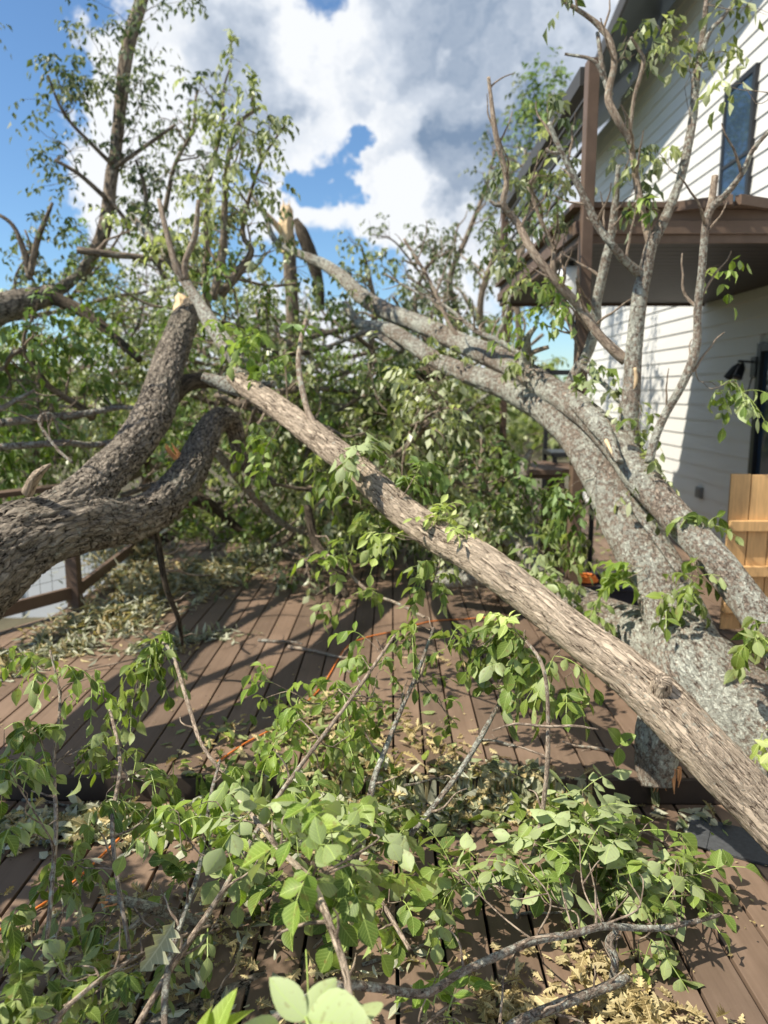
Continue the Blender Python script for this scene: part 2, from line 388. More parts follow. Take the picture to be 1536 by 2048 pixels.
M['leaf_bud'] = leaf_mat('leaf_bud', (0.38, 0.48, 0.12), (0.52, 0.60, 0.20), (0.45, 0.5, 0.2), 0.3)
M['dry_yellow'] = leaf_mat('dry_yellow_leaf', (0.27, 0.20, 0.085), (0.60, 0.49, 0.25), (0.46, 0.38, 0.20), 0.2, 0.7)
M['dry_grey'] = leaf_mat('dry_grey_leaf', (0.13, 0.15, 0.06), (0.42, 0.42, 0.28), (0.42, 0.42, 0.31), 0.15, 0.7)

# deck boards
m, nt, b, _ = new_mat('deck_board')
tcn = nt.nodes.new('ShaderNodeTexCoord'); mp = nt.nodes.new('ShaderNodeMapping'); mp.inputs['Scale'].default_value = (26, 1.1, 26)
L(nt, tcn.outputs['Object'], mp.inputs[0]); n1 = N(nt, 'TexNoise', i_Scale=1.6, i_Detail=8.0, i_Roughness=0.65); L(nt, mp.outputs[0], n1.inputs['Vector'])
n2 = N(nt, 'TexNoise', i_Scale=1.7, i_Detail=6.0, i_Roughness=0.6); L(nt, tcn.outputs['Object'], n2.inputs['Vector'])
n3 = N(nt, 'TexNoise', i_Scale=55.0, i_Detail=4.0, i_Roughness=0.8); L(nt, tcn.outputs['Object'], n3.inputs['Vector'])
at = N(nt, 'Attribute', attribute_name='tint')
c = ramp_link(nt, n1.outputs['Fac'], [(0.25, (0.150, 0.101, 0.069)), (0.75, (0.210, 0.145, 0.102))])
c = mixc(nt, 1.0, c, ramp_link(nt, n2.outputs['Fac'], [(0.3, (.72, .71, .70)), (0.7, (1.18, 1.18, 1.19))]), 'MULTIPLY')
c = mixc(nt, 1.0, c, ramp_link(nt, at.outputs['Fac'], [(0, (.78, .79, .8)), (1, (1.16, 1.15, 1.14))]), 'MULTIPLY')
dm = nt.nodes.new('ShaderNodeMapRange'); L(nt, n3.outputs['Fac'], dm.inputs['Value']); dm.inputs['From Min'].default_value = .66; dm.inputs['From Max'].default_value = .74
c = mixc(nt, mathn(nt, 'MULTIPLY', dm.outputs[0], 0.5), c, (0.34, 0.27, 0.19))
L(nt, c, b.inputs['Base Color']); L(nt, mathn(nt, 'ADD', 0.42, mathn(nt, 'MULTIPLY', n2.outputs['Fac'], 0.3)), b.inputs['Roughness'])
bp = N(nt, 'Bump', i_Strength=0.35, i_Distance=0.002); L(nt, n1.outputs['Fac'], bp.inputs['Height']); L(nt, bp.outputs[0], b.inputs['Normal'])
b.inputs['Specular IOR Level'].default_value = 0.35
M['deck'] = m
M['brown'] = simple('brown_paint', (0.135, 0.088, 0.062), 0.55, 0.18, 9, (1, 1, 1), 0.001, tintamt=.1)
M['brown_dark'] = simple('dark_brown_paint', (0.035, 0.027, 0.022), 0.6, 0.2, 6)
M['frame_dark'] = simple('weathered_joists', (0.05, 0.035, 0.026), 0.85, 0.3, 6)
M['siding'] = simple('white_siding', (0.66, 0.65, 0.62), 0.55, 0.035, 3, (1, .4, 1))
M['white'] = simple('white_panel', (0.78, 0.79, 0.80), 0.5, 0.05, 3)
M['black'] = simple('black_metal', (0.02, 0.021, 0.023), 0.4, 0.2, 20)
M['roof_edge'] = simple('dark_roof_trim', (0.05, 0.047, 0.043), 0.55, 0.15, 4)
M['soffit'] = simple('grey_soffit', (0.12, 0.135, 0.135), 0.6, 0.1, 4)
M['shingle'] = simple('roof_shingle', (0.09, 0.085, 0.08), 0.9, 0.3, 30, bump=.004)
M['cedar'] = simple('cedar_picket', (0.60, 0.37, 0.165), 0.65, 0.22, 5, (9, 9, 1), 0.0012, tintamt=.12)
M['wire'] = simple('galvanised_wire', (0.22, 0.22, 0.21), 0.45, 0.2, 20, metallic=0.7)
M['crate'] = simple('dark_blue_plastic', (0.016, 0.020, 0.035), 0.35, 0.2, 6)
M['orange'] = simple('orange_rubber', (0.72, 0.20, 0.035), 0.5, 0.15, 20)
M['outlet'] = simple('grey_outlet', (0.22, 0.22, 0.21), 0.5)
M['mat'] = simple('charcoal_mat', (0.055, 0.058, 0.062), 0.7, 0.3, 60, bump=.002)
M['soil'] = simple('dark_soil', (0.085, 0.075, 0.045), 0.95, 0.45, 2.2, bump=.02)  # one dark soil tone with random mottling
mg, nt, b, _ = new_mat('window_glass')
b.inputs['Base Color'].default_value = (0.035, 0.06, 0.10, 1); b.inputs['Roughness'].default_value = 0.03
b.inputs['Metallic'].default_value = 0.0; b.inputs['Specular IOR Level'].default_value = 0.5; b.inputs['IOR'].default_value = 1.6
tcn = nt.nodes.new('ShaderNodeTexCoord'); n1 = N(nt, 'TexNoise', i_Scale=1.5, i_Detail=2.0); L(nt, tcn.outputs['Object'], n1.inputs['Vector'])
bp = N(nt, 'Bump', i_Strength=0.15, i_Distance=0.02); L(nt, n1.outputs['Fac'], bp.inputs['Height']); L(nt, bp.outputs[0], b.inputs['Normal'])
M['glass'] = mg
#GEOM
# ------------------------------------------------------------------ ground and far woods
def grid(mb, x0, x1, y0, y1, nx, ny, zf):
    xs, ys = np.linspace(x0, x1, nx), np.linspace(y0, y1, ny); X, Y = np.meshgrid(xs, ys)
    v = np.stack([X, Y, zf(X, Y)], -1).reshape(-1, 3); i, j = np.meshgrid(np.arange(ny - 1), np.arange(nx - 1), indexing='ij')
    q = np.stack([i * nx + j, i * nx + j + 1, (i + 1) * nx + j + 1, (i + 1) * nx + j], -1).reshape(-1, 4)
    return mb.add(v, q)
g = MB(); grid(g, -260, 260, -60, 400, 90, 90, lambda X, Y: -1.25 + 0.12 * np.sin(X * .31) * np.cos(Y * .27))
structure(g.build('ground', M['soil'], smooth=True))

# ------------------------------------------------------------------ deck
rng = np.random.default_rng(5)
GAP = 0.010
Y_STEP, Z_LOW = 3.07, -0.11
def left_x(y): return np.where(y < 5.6, -2.42 - (5.6 - y) * 0.575, -2.42 - (y - 5.6) * 0.11)
def board(mb, xa, xb, ya, yb, za, zb):   # prism with slanted far end: ya at xa.. lists
    t = rng.random()
    v = [(xa, ya[0], za), (xb, ya[1], za), (xa, yb[0], za), (xb, yb[1], za), (xa, ya[0], zb), (xb, ya[1], zb), (xa, yb[0], zb), (xb, yb[1], zb)]
    mb.add(v, [[0, 2, 3, 1], [4, 5, 7, 6], [0, 1, 5, 4], [2, 6, 7, 3], [0, 4, 6, 2], [1, 3, 7, 5]], tint=np.full(8, t))
d = MB(); pitch = 0.142; x = 0.009 - pitch * 30
def yend(xx):  # far end of a board whose left corner leaves over the slanted edge
    return 11.4 if xx > -2.42 else max(Y_STEP, 5.6 - (-2.42 - xx) / 0.575)
while x < 3.37:
    xa, xb = x + GAP / 2, min(x + pitch - GAP / 2, 3.37)
    ye = [yend(xa), yend(xb)]
    if ye[1] > Y_STEP + .03:
        board(d, xa, xb, (Y_STEP - .02,) * 2, ye, -0.026, 0.0)
        if xa < -2.42 and xa > -2.75:
            pass
    x += pitch
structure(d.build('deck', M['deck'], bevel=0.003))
d = MB(); pitch2 = 0.150; x = 0.02 - pitch2 * 30
while x < 3.37:
    xa, xb = x + .006, min(x + pitch2 - .006, 3.37)
    board(d, xa, xb, (-2.5, -2.5), (Y_STEP - .05,) * 2, Z_LOW - .026, Z_LOW); x += pitch2
structure(d.build('lower_deck', M['deck'], bevel=0.003))
sc_ = MB(); hx = np.array([[math.cos(a) * .0042, math.sin(a) * .0042, 0] for a in np.arange(6) * math.pi / 3])
for (p_w, off, ylo, yhi, zz) in ((pitch, .009 - pitch * 30, Y_STEP + .04, 9.5, .0007), (pitch2, .02 - pitch2 * 30, 1.4, Y_STEP - .3, Z_LOW + .0007)):
    for yy in np.arange(ylo, yhi, .40):
        for k in range(60):
            for dx in (.030, p_w - .030):
                xx = off + k * p_w + dx
                if xx < (left_x(np.array(yy)) if zz > 0 else -3) + .1 or xx > 3.3: continue
                c = np.array([xx + rng.normal(0, .003), yy + rng.normal(0, .004), zz]); sc_.add(np.vstack([c, c + hx]), t=[(0, j + 1, (j + 1) % 6 + 1) for j in range(6)])
structure(sc_.build('deck_screws', M['frame_dark']))
d = MB()
d.box((-5, Y_STEP - .045, Z_LOW - .0), (3.37, Y_STEP - .022, -0.004))                      # riser board
for yy in np.arange(Y_STEP + .02, 11.3, 0.40): d.box((-4.2 if yy < 3.9 else float(left_x(yy)) + .05, yy, -0.25), (3.36, yy + .04, -0.031))
for yy in np.arange(-2.4, Y_STEP - .1, 0.40): d.box((-4.5, yy, -0.40), (3.36, yy + .04, Z_LOW - .031))
d.bar((-4.15, 2.6, -.13), (-2.44, 5.58, -.13), .035, .22); d.bar((-2.44, 5.6, -.13), (-2.75, 8.4, -.13), .035, .22)
d.bar((-2.75, 8.4, -.13), (-2.75, 11.4, -.13), .035, .22); d.box((-2.75, 11.41, -.24), (3.36, 11.44, -.004))
structure(d.build('deck_frame', M['frame_dark']))

# ------------------------------------------------------------------ wire railing at the left edge
rl = thing('wire_railing', 'brown timber railing with square wire mesh under the forked oak trunk', 'railing', (-2.42, 5.6, 0))
posts = [(-4.0, 2.86), (-2.44, 5.58), (-2.62, 7.95), (-2.72, 10.6)]
for (px_, py_) in posts:
    MB().box((px_ - .045, py_ - .045, -.2), (px_ + .045, py_ + .045, 0.93)).build('post', M['brown'], rl, bevel=.004)
for (a, b) in zip(posts[:-1], posts[1:]):
    a3, b3 = np.array([*a, 0]), np.array([*b, 0]); u = nrm(b3 - a3); a3, b3 = a3 + u * .046, b3 - u * .046
    MB().bar(a3 + [0, 0, .135], b3 + [0, 0, .135], .04, .09).build('bottom_rail', M['brown'], rl, bevel=.003)
    MB().bar(a3 + [0, 0, .84], b3 + [0, 0, .84], .04, .09).build('top_rail', M['brown'], rl, bevel=.003)
    w = MB(); ln = np.linalg.norm(b3 - a3)
    for k in range(1, int(ln / .1)): w.tube([a3 + u * k * .1 + [0, 0, .18], a3 + u * k * .1 + [0, 0, .8]], [.0018] * 2, 4, smooth=False, cap=False)
    for z in np.arange(.26, .8, .09): w.tube([a3 + [0, 0, z], b3 + [0, 0, z]], [.0018] * 2, 4, smooth=False, cap=False)
    w.build('wire_mesh', M['wire'], rl)
for (a, b) in zip(posts[:-1], posts[1:]):
    MB().bar((*a, .955), (*b, .955), .14, .035).build('cap_board', M['brown'], rl, bevel=.004)

wp = thing('pool_wall', 'sunlit white wall panels beyond the wire railing', 'wall', (-4.4, 9.3, -1.2))
for k in range(4):
    x0 = -6.6 + k * .95
    MB().box((x0, 9.2 + k * .02, -1.22), (x0 + .93, 9.28 + k * .02, 0.12)).build('panel', M['white'], wp, bevel=.01)
MB().box((-6.6, 9.12, .125), (-2.85, 9.36, .17)).build('coping', M['white'], wp, bevel=.01)

# ------------------------------------------------------------------ house
XW = 3.40
def roof_z(y): return CAMZ + 3.85 + 0.20 * max(0.0, 11.3 - y)
XE, SL = 2.60, 0.80
hs = thing('house', 'two storey white sided house with brown balcony and dark roof edge', 'house', (6, 7, 0))
s = MB(); z = 0.035; EXP = .165
while z < 8.6:
    zt = z + EXP
    # the wall top follows the sloping roof
    ymax = 14.0
    yl = 11.3 - (zt + .02 - (CAMZ + 3.85 + SL * (XW - XE))) / 0.20
    if yl < 14.0: ymax = max(-1.5, min(14.0, yl))
    if ymax < -1: break
    ys = [-1.5, ymax]
    segs = [ys]
    if z < 2.09: segs = [[-1.5, 4.95], [7.12, ymax]]
    for ya, yb in segs:
        if yb - ya < .05: continue
        v = [(XW - .017, ya, z), (XW - .017, yb, z), (XW - .003, ya, zt), (XW - .003, yb, zt), (XW + .02, ya, z), (XW + .02, yb, z), (XW + .02, ya, zt), (XW + .02, yb, zt)]
        s.add(v, [[0, 2, 3, 1], [0, 1, 5, 4], [1, 3, 7, 5], [0, 4, 6, 2]], tint=np.full(8, rng.random()))
    z = zt
s.build('siding', M['siding'], hs)
s = MB(); s.box((XW + .021, -1.5, -1.2), (XW + .12, 4.95, 5.9)); s.box((XW + .021, 7.12, -1.2), (XW + .12, 13.99, 5.9)); s.box((XW + .022, 4.951, 2.1), (XW + .119, 7.119, 5.9))
s.box((XW + .121, 13.88, -1.2), (9.5, 13.98, 5.9)); s.build('wall', M['siding'], hs)
MB().box((XW - .032, -1.5, -.004), (XW - .0245, 14.0, .034)).build('base_trim', M['frame_dark'], hs)
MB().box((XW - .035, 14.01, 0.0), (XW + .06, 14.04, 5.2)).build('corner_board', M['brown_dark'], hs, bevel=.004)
# roof
yst = [-1.5, 3, 7, 11.3, 14.8]
r1, r2, r3 = MB(), MB(), MB()
for a, b in zip(yst[:-1], yst[1:]):
    za, zb = roof_z(a), roof_z(b)
    def quadbox(mb, x0, x1, zo0, zo1, off=0.0):
        v = [(x0, a, za + zo0), (x1, a, za + zo0 + SL * (x1 - x0)), (x0, b, zb + zo0), (x1, b, zb + zo0 + SL * (x1 - x0)),
             (x0, a, za + zo1), (x1, a, za + zo1 + SL * (x1 - x0)), (x0, b, zb + zo1), (x1, b, zb + zo1 + SL * (x1 - x0))]
        mb.add(v, [[0, 2, 3, 1], [4, 5, 7, 6], [0, 1, 5, 4], [2, 6, 7, 3], [0, 4, 6, 2], [1, 3, 7, 5]])
    quadbox(r1, XE, 8.5, 0.0, .03)
    quadbox(r2, XE - .01, 8.5, 0.033, .09)
    v = [(XE - .035, a, za - .03), (XE - .004, a, za - .03), (XE - .035, b, zb - .03), (XE - .004, b, zb - .03), (XE - .035, a, za + .15), (XE - .004, a, za + .15), (XE - .035, b, zb + .15), (XE - .004, b, zb + .15)]
    r3.add(v, [[0, 2, 3, 1], [4, 5, 7, 6], [0, 1, 5, 4], [2, 6, 7, 3], [0, 4, 6, 2], [1, 3, 7, 5]])
r1.build('soffit', M['soffit'], hs); r2.build('roof', M['shingle'], hs); r3.build('fascia', M['roof_edge'], hs)
# upper window
def window(y0, y1, z0, z1, parent):
    w = MB(); t = .06; x0, x1 = XW - .05, XW - .005
    w.box((x0, y0, z0), (x1, y0 + t, z1)); w.box((x0, y1 - t, z0), (x1, y1, z1)); w.box((x0, y0 + t, z0), (x1, y1 - t, z0 + t)); w.box((x0, y0 + t, z1 - t), (x1, y1 - t, z1))
    zm = (z0 + z1) / 2 - .1; w.box((x0 + .002, y0 + t, zm), (x1, y1 - t, zm + .035))
    f = w.build('window', M['black'], parent, bevel=.003)
    MB().box((x0 + .012, y0 + t, z0 + t), (x0 + .018, y1 - t, z1 - t)).build('pane', M['glass'], f)
wa, wb, wc = PX(1443, 195, XW - .05), PX(1513, 115, XW - .05), PX(1437, 430, XW - .05)
window((wb[1]), (wa[1] + wc[1]) / 2, wc[2] - .15, (wa[2] + wb[2]) / 2, hs)
window(3.4, 4.6, CAMZ + 1.5, CAMZ + 3.1, hs)
w = MB(); x0 = XW - .03
w.box((x0, 7.04, 0), (XW + .05, 7.119, 2.10)); w.box((x0, 4.951, 0), (XW + .05, 5.03, 2.10)); w.box((x0, 5.03, 2.02), (XW + .05, 7.04, 2.10)); w.box((x0, 6.0, 0.05), (XW + .04, 6.07, 2.02)); w.box((x0, 5.03, 0), (XW + .05, 7.04, .05))
dr = w.build('sliding_door', M['black'], hs, bevel=.004)
MB().box((XW + .01, 5.03, .05), (XW + .018, 7.04, 2.02)).build('pane', M['glass'], dr)
# balcony
BX, BY0, BY1, BZ, BT = 1.16, 4.90, 8.40, 2.60, 0.19
bal = bpy.data.objects.new('balcony', None); COL.objects.link(bal); bal.parent = hs; ORG['balcony'] = ORG['house']
# balcony is an empty part: its own sub-parts hang one level below
f = MB(); yy = BY0 + .03
while yy < BY1 - .05:
    f.box((BX + .03, yy, BZ + .0), (XW - .03, yy + .134, BZ + .024), tint=rng.random()); yy += .142
f.box((BX + .03, BY0 + .03, BZ + .026), (XW - .03, BY1 - .03, BZ + BT - .03))
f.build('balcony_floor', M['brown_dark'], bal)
f = MB()
f.box((BX, BY0, BZ - .03), (XW - .03, BY0 + .028, BZ + BT - .02)); f.box((BX, BY0 + .029, BZ - .03), (BX + .028, BY1, BZ + BT - .02)); f.box((BX + .029, BY1 - .028, BZ - .03), (XW - .03, BY1, BZ + BT - .02))
f.box((BX - .05, BY0 - .05, BZ + BT - .019), (XW - .03, BY0 + .09, BZ + BT + .015)); f.box((BX - .05, BY0 + .091, BZ + BT - .019), (BX + .09, BY1, BZ + BT + .015))
f.box((BX - .025, BY0 - .025, BZ + .02), (XW - .03, BY0 - .001, BZ + .10)); f.box((BX - .025, BY0, BZ + .02), (BX - .001, BY1, BZ + .10))
f.build('balcony_fascia', M['brown'], bal, bevel=.003)
for (a, b, z0, z1) in ((BX + .03, BY0 + .05, 0, 3.60), (BX + .06, BY1 - .08, 0, BZ - .031), (BX + .03, BY1 - .05, BZ + BT + .016, 3.60)):
    MB().box((a - .034, b - .05 + (.05 if z0 == 0 and z1 > 3 else 0) - (.16 if z0 == 0 and z1 > 3 else 0), z0), (a + .034, b + .05 - (.11 if z0 == 0 and z1 > 3 else 0), z1)).build('balcony_post', M['brown'], bal, bevel=.004)
MB().bar((BX + .03, BY0 + .06, 3.56), (BX + .03, BY1 - .11, 3.56), .09, .11).build('balcony_rail', M['roof_edge'], bal, bevel=.003)
for k in range(4):
    zz = 3.02 + k * .14
    MB().bar((BX + .03, BY0 + .06, zz), (BX + .03, BY1 - .11, zz), .02, .016).build('balcony_slat', M['roof_edge'], bal)
r0 = P(1215, 432, 5.06); r1_ = P(1466, 400, 4.74); r2_ = P(1640, 425, 5.02)
MB().bar(r0, r1_, .05, .06).build('balcony_rail', M['brown'], bal, bevel=.003)
MB().bar(r1_ + [.03, 0, 0], r2_, .05, .06).build('balcony_rail', M['brown'], bal, bevel=.003)
rp = P(1455, 400, 4.80)
MB().box((rp[0] - .05, rp[1] + .03, BZ + BT + .016), (rp[0] + .04, rp[1] + .12, rp[2] - .02)).build('balcony_post', M['brown'], bal, bevel=.003)

# wall lamp, outlet, white lantern
lp = P(1490, 735, 7.15); X0 = XW - .02
la = thing('wall_lamp', 'black wall lamp mounted on the white siding beside the door', 'lamp', (X0, lp[1], lp[2]))
f = MB(); f.box((X0 - .02, lp[1] - .05, lp[2] - .09), (X0, lp[1] + .05, lp[2] + .10)); f.bar((X0 - .02, lp[1], lp[2] + .05), (X0 - .16, lp[1], lp[2] + .06), .025, .02)
f.build('bracket', M['black'], la, bevel=.003)
for dy in (-.07, .08):
    f = MB(); f.tube([(X0 - .13, lp[1] + dy * .4, lp[2] + .03), (X0 - .16, lp[1] + dy, lp[2] - .02), (X0 - .20, lp[1] + dy * 1.4, lp[2] - .10)], [.02, .035, .042], 14, .03)
    f.build('lamp_head', M['black'], la, smooth=True)
MB().tube([(X0 - .01, lp[1] + .02, lp[2] - .08), (X0 - .02, lp[1] + .05, lp[2] - .2), (X0 - .005, lp[1] + .12, lp[2] - .3)], [.006] * 3, 6).build('cord', M['black'], la)
op = P(1396, 985, 8.2)
f = MB(); f.box((XW - .045, op[1] - .075, op[2] - .06), (XW - .017, op[1] + .075, op[2] + .06)); f.box((XW - .055, op[1] - .055, op[2] - .045), (XW - .0455, op[1] - .005, op[2] + .045)); f.box((XW - .055, op[1] + .005, op[2] - .045), (XW - .0455, op[1] + .055, op[2] + .045))
f.build('outlet_box', M['outlet'], hs, bevel=.004)
wl = P(1143, 535, 5.6)
la = thing('hanging_lantern', 'white cylinder lantern hanging under the balcony corner', 'lantern', (wl[0], wl[1], 2.56))
MB().tube([(wl[0], wl[1], 2.17), (wl[0], wl[1], 2.2), (wl[0], wl[1], 2.48), (wl[0], wl[1], 2.535)], [.085, .095, .105, .075], 20, .02).build('shade', M['white'], la, smooth=True)
MB().tube([(wl[0], wl[1], 2.53), (wl[0], wl[1], 2.58)], [.02, .02], 10, smooth=False).build('hook', M['black'], la)

# ------------------------------------------------------------------ cedar gate
gp = P(1463, 948, 5.0); gt = gp[2]
gate = thing('picket_gate', 'new orange cedar picket gate standing against the house wall', 'gate', (gp[0], 5.0, 0))
xx = gp[0]; k = 0
while xx < XW - .16:
    dz = [0, -.006, .004, -.003, .005, 0, -.004, .003][k % 8]
    MB().box((xx, 5.0, .04), (xx + .133, 5.018, gt + dz), tint=rng.random()).build('picket', M['cedar'], gate, bevel=.003); xx += .140; k += 1
for zc in (P(1480, 1052, 4.97)[2], P(1480, 1143, 4.97)[2], .2):
    MB().bar((gp[0] + .0, 4.978, zc), (xx - .01, 4.978, zc), .04, .07).build('rail', M['cedar'], gate, bevel=.003)

# ------------------------------------------------------------------ bar table, black chair, crate, mat
tp = P(1062, 930, 6.3); tz = tp[2]
tb = thing('bar_table', 'brown octagonal bar height table among the broken branches', 'table', (tp[0], tp[1], 0))
f = MB(); n8 = 8; th = np.arange(8) / 8 * 2 * math.pi + .39
ring = np.stack([tp[0] + .44 * np.cos(th), tp[1] + .44 * np.sin(th)], -1)
vt = [(*p, tz) for p in ring] + [(tp[0], tp[1], tz)] + [(*p, tz - .04) for p in ring] + [(tp[0], tp[1], tz - .04)]
t = [(k, (k + 1) % 8, 8) for k in range(8)] + [((k + 1) % 8 + 9, k + 9, 17) for k in range(8)]; q = [(k, k + 9, (k + 1) % 8 + 9, (k + 1) % 8) for k in range(8)]
f.add(vt, q, t); f.build('tabletop', M['brown'], tb, bevel=.004)
f = MB(); f.box((tp[0] - .22, tp[1] - .22, tz - .09), (tp[0] + .22, tp[1] + .22, tz - .041)); f.build('apron', M['brown'], tb)
for sx in (-1, 1):
    for sy in (-1, 1):
        MB().bar((tp[0] + sx * .2, tp[1] + sy * .2, tz - .091), (tp[0] + sx * .30, tp[1] + sy * .30, 0), .06, .06, up=(0, 1, 0)).build('leg', M['brown'], tb, bevel=.004)
MB().bar((tp[0] - .34, tp[1] - .38, .05), (tp[0] + .25, tp[1] - .33, tz - .2), .03, .08).build('brace', M['brown'], tb)
MB().bar((tp[0] + .34, tp[1] - .42, .05), (tp[0] - .25, tp[1] - .37, tz - .2), .03, .08).build('brace', M['brown'], tb)
cp = P(1133, 745, 6.9)
ch = thing('tall_chair', 'tall black slat back chair behind the grey trunks', 'chair', (cp[0], cp[1], 0))
for dx in (-.17, .17):
    MB().bar((cp[0] + dx, cp[1], 0), (cp[0] + dx, cp[1], cp[2] + .04), .035, .035, up=(0, 1, 0)).build('back_post', M['black'], ch)
    MB().bar((cp[0] + dx, cp[1] - .42, 0), (cp[0] + dx, cp[1] - .42, 1.1), .035, .035, up=(0, 1, 0)).build('front_leg', M['black'], ch)
for k, zz in enumerate((cp[2], cp[2] - .11, cp[2] - .22, cp[2] - .34, cp[2] - .46)): MB().bar((cp[0] - .152, cp[1], zz), (cp[0] + .152, cp[1], zz), .02, .05 if k else .045).build('back_slat', M['black'], ch)
MB().box((cp[0] - .2, cp[1] - .44, 1.101), (cp[0] + .2, cp[1] - .02, 1.14)).build('seat', M['black'], ch, bevel=.006)
cr_ = P(1215, 1215, 5.0)
ct = thing('storage_crate', 'dark blue plastic crate on the deck behind the grey trunk', 'crate', (cr_[0], 5.1, 0))
f = MB(); a, b_ = cr_[0] - .22, cr_[0] + .22
f.box((a, 4.93, .0), (b_, 4.95, .33)); f.box((a, 5.27, .0), (b_, 5.29, .33)); f.box((a, 4.951, 0), (a + .02, 5.269, .33)); f.box((b_ - .02, 4.951, 0), (b_, 5.269, .33)); f.box((a + .02, 4.951, .0), (b_ - .02, 5.269, .02))
f.build('body', M['crate'], ct, bevel=.005)
f = MB(); f.box((a - .02, 4.90, .331), (b_ + .02, 4.955, .365)); f.box((a - .02, 5.265, .331), (b_ + .02, 5.32, .365)); f.box((a - .02, 4.956, .331), (a + .025, 5.264, .365)); f.box((b_ - .025, 4.956, .331), (b_ + .02, 5.264, .365)); f.build('rim', M['crate'], ct, bevel=.005)
oc = thing('hose_coil', 'orange hose loop lying on the rim of the dark crate', 'hose', (a, 5.0, .38))
f = MB(); th = np.linspace(0, 2 * math.pi, 30)
for k in range(3): f.tube(np.stack([a + .06 + (.08 - .01 * k) * np.cos(th), 5.0 + .06 * np.sin(th), .385 + .015 * k + 0 * th], -1), [.009] * 30, 8, .02)
f.build('hose', M['orange'], oc, smooth=True)
mp_ = G(1475, 1690, Z_LOW)
f = MB(); c_, s_ = math.cos(-.5), math.sin(-.5)
f.box((-.19, -.11, 0), (.19, .11, .012), rot=[[c_, -s_, 0], [s_, c_, 0], [0, 0, 1]], org=np.array([mp_[0] + .02, mp_[1], Z_LOW + .001]))
f.box((-.20, -.12, 0.0125), (-.12, .12, .016), rot=[[c_, -s_, 0], [s_, c_, 0], [0, 0, 1]], org=np.array([mp_[0] + .02, mp_[1], Z_LOW + .001]))
tag(f.build('floor_mat', M['mat'], bevel=.003), 'small charcoal mat on the deck below the brown log', 'mat')
# orange cord
cd = [G(1000, 1235), G(930, 1240), G(860, 1245), G(800, 1262), G(730, 1278), G(690, 1300), G(640, 1380), G(560, 1450), G(490, 1490), G(430, 1530)]
f = MB(); f.tube(np.array(cd) + [0, 0, .008], [.0045] * len(cd), 6, .03)
tag(f.build('extension_cord', M['orange'], smooth=True), 'thin orange cord snaking across the upper deck boards', 'cord')
cd = [G(270, 1650, Z_LOW), G(215, 1705, Z_LOW), G(140, 1775, Z_LOW), G(60, 1830, Z_LOW), G(-60, 1900, Z_LOW)]
f = MB(); f.tube(np.array(cd) + [0, 0, .01], [.005] * len(cd), 6, .03)
tag(f.build('extension_cord', M['orange'], smooth=True), 'bright orange cord on the lower deck at the left', 'cord')
# ------------------------------------------------------------------ leaves
def _tmpl(st):   # stations: (y, halfwidth) ; first & last have width 0
    v, q, t = [], [], []
    v.append((0, 0, 0)); prev = None; mid0 = 0
    for (y, w) in st[1:-1]:
        m = len(v); v += [(0, y, 0), (-w, y, .30 * w), (w, y, .30 * w)]
        if prev is None: t += [(mid0, m, m + 1), (mid0, m + 2, m)]
        else: q += [(prev, m, m + 1, prev + 1), (prev, prev + 2, m + 2, m)]
        prev = m
    e = len(v); v.append((0, 1, 0)); t += [(prev, e, prev + 1), (prev, prev + 2, e)]
    return np.array(v, float), np.array(q, int).reshape(-1, 4), np.array(t, int)
T_HI = _tmpl([(0, 0), (.10, .17), (.28, .40), (.48, .47), (.68, .38), (.86, .17), (1, 0)])
T_MID = _tmpl([(0, 0), (.22, .36), (.58, .44), (1, 0)])
T_XL = _tmpl([(t, .47 * math.sin(math.pi * t ** .85) ** .8 * (1 + .03 * (k % 2)) if 0 < t < 1 else 0) for k, t in enumerate(np.linspace(0, 1, 17))])
T_LO = (np.array([(0, 0, 0), (-.45, .45, .12), (.45, .45, .12), (0, 1, 0)], float), np.zeros((0, 4), int), np.array([(0, 3, 1), (0, 2, 3)]))
def _lobed():
    st = [(0, 0), (.10, .06), (.22, .30), (.30, .12), (.44, .46), (.52, .16), (.68, .40), (.78, .14), (.90, .20), (1, 0)]
    return _tmpl(st)
T_OAK = _lobed()
def leaves(mb, pos, yd, nd, ln, wd, tint, T, curl=0.25, roll=0.0):
    n = len(pos)
    if n == 0: return
    v, q, t = T; k = len(v)
    Y = nrm(yd); Z = nrm(nd - Y * np.sum(nd * Y, 1, keepdims=True)); X = np.cross(Y, Z)
    curl = np.broadcast_to(np.asarray(curl, float), (n,)); roll = np.broadcast_to(np.asarray(roll, float), (n,))
    lx = v[None, :, 0] * wd[:, None]; ly = v[None, :, 1] * (1 - .3 * np.abs(curl)[:, None] * v[None, :, 1]); lz = v[None, :, 2] * wd[:, None] * (1 + 2.2 * roll)[:, None] - curl[:, None] * v[None, :, 1] ** 2
    lx = lx * (1 - .45 * roll)[:, None]
    bend = (np.abs(np.sin(np.arange(n) * 12.9898 + pos[:, 0] * 40)) - .5) * .35
    lx = lx + bend[:, None] * v[None, :, 1] ** 2
    V = pos[:, None] + ln[:, None, None] * (lx[..., None] * X[:, None] + ly[..., None] * Y[:, None] + lz[..., None] * Z[:, None])
    off = (np.arange(n) * k)[:, None, None]
    lc = np.broadcast_to(np.stack([v[:, 0], v[:, 1], v[:, 2]], -1)[None], (n, k, 3)).reshape(-1, 3)
    mb.add(V.reshape(-1, 3), (q[None] + off).reshape(-1, 4) if len(q) else None, (t[None] + off).reshape(-1, 3), tint=np.repeat(tint, k), lc=lc)
DOWN = np.array([0, 0, -1.0])
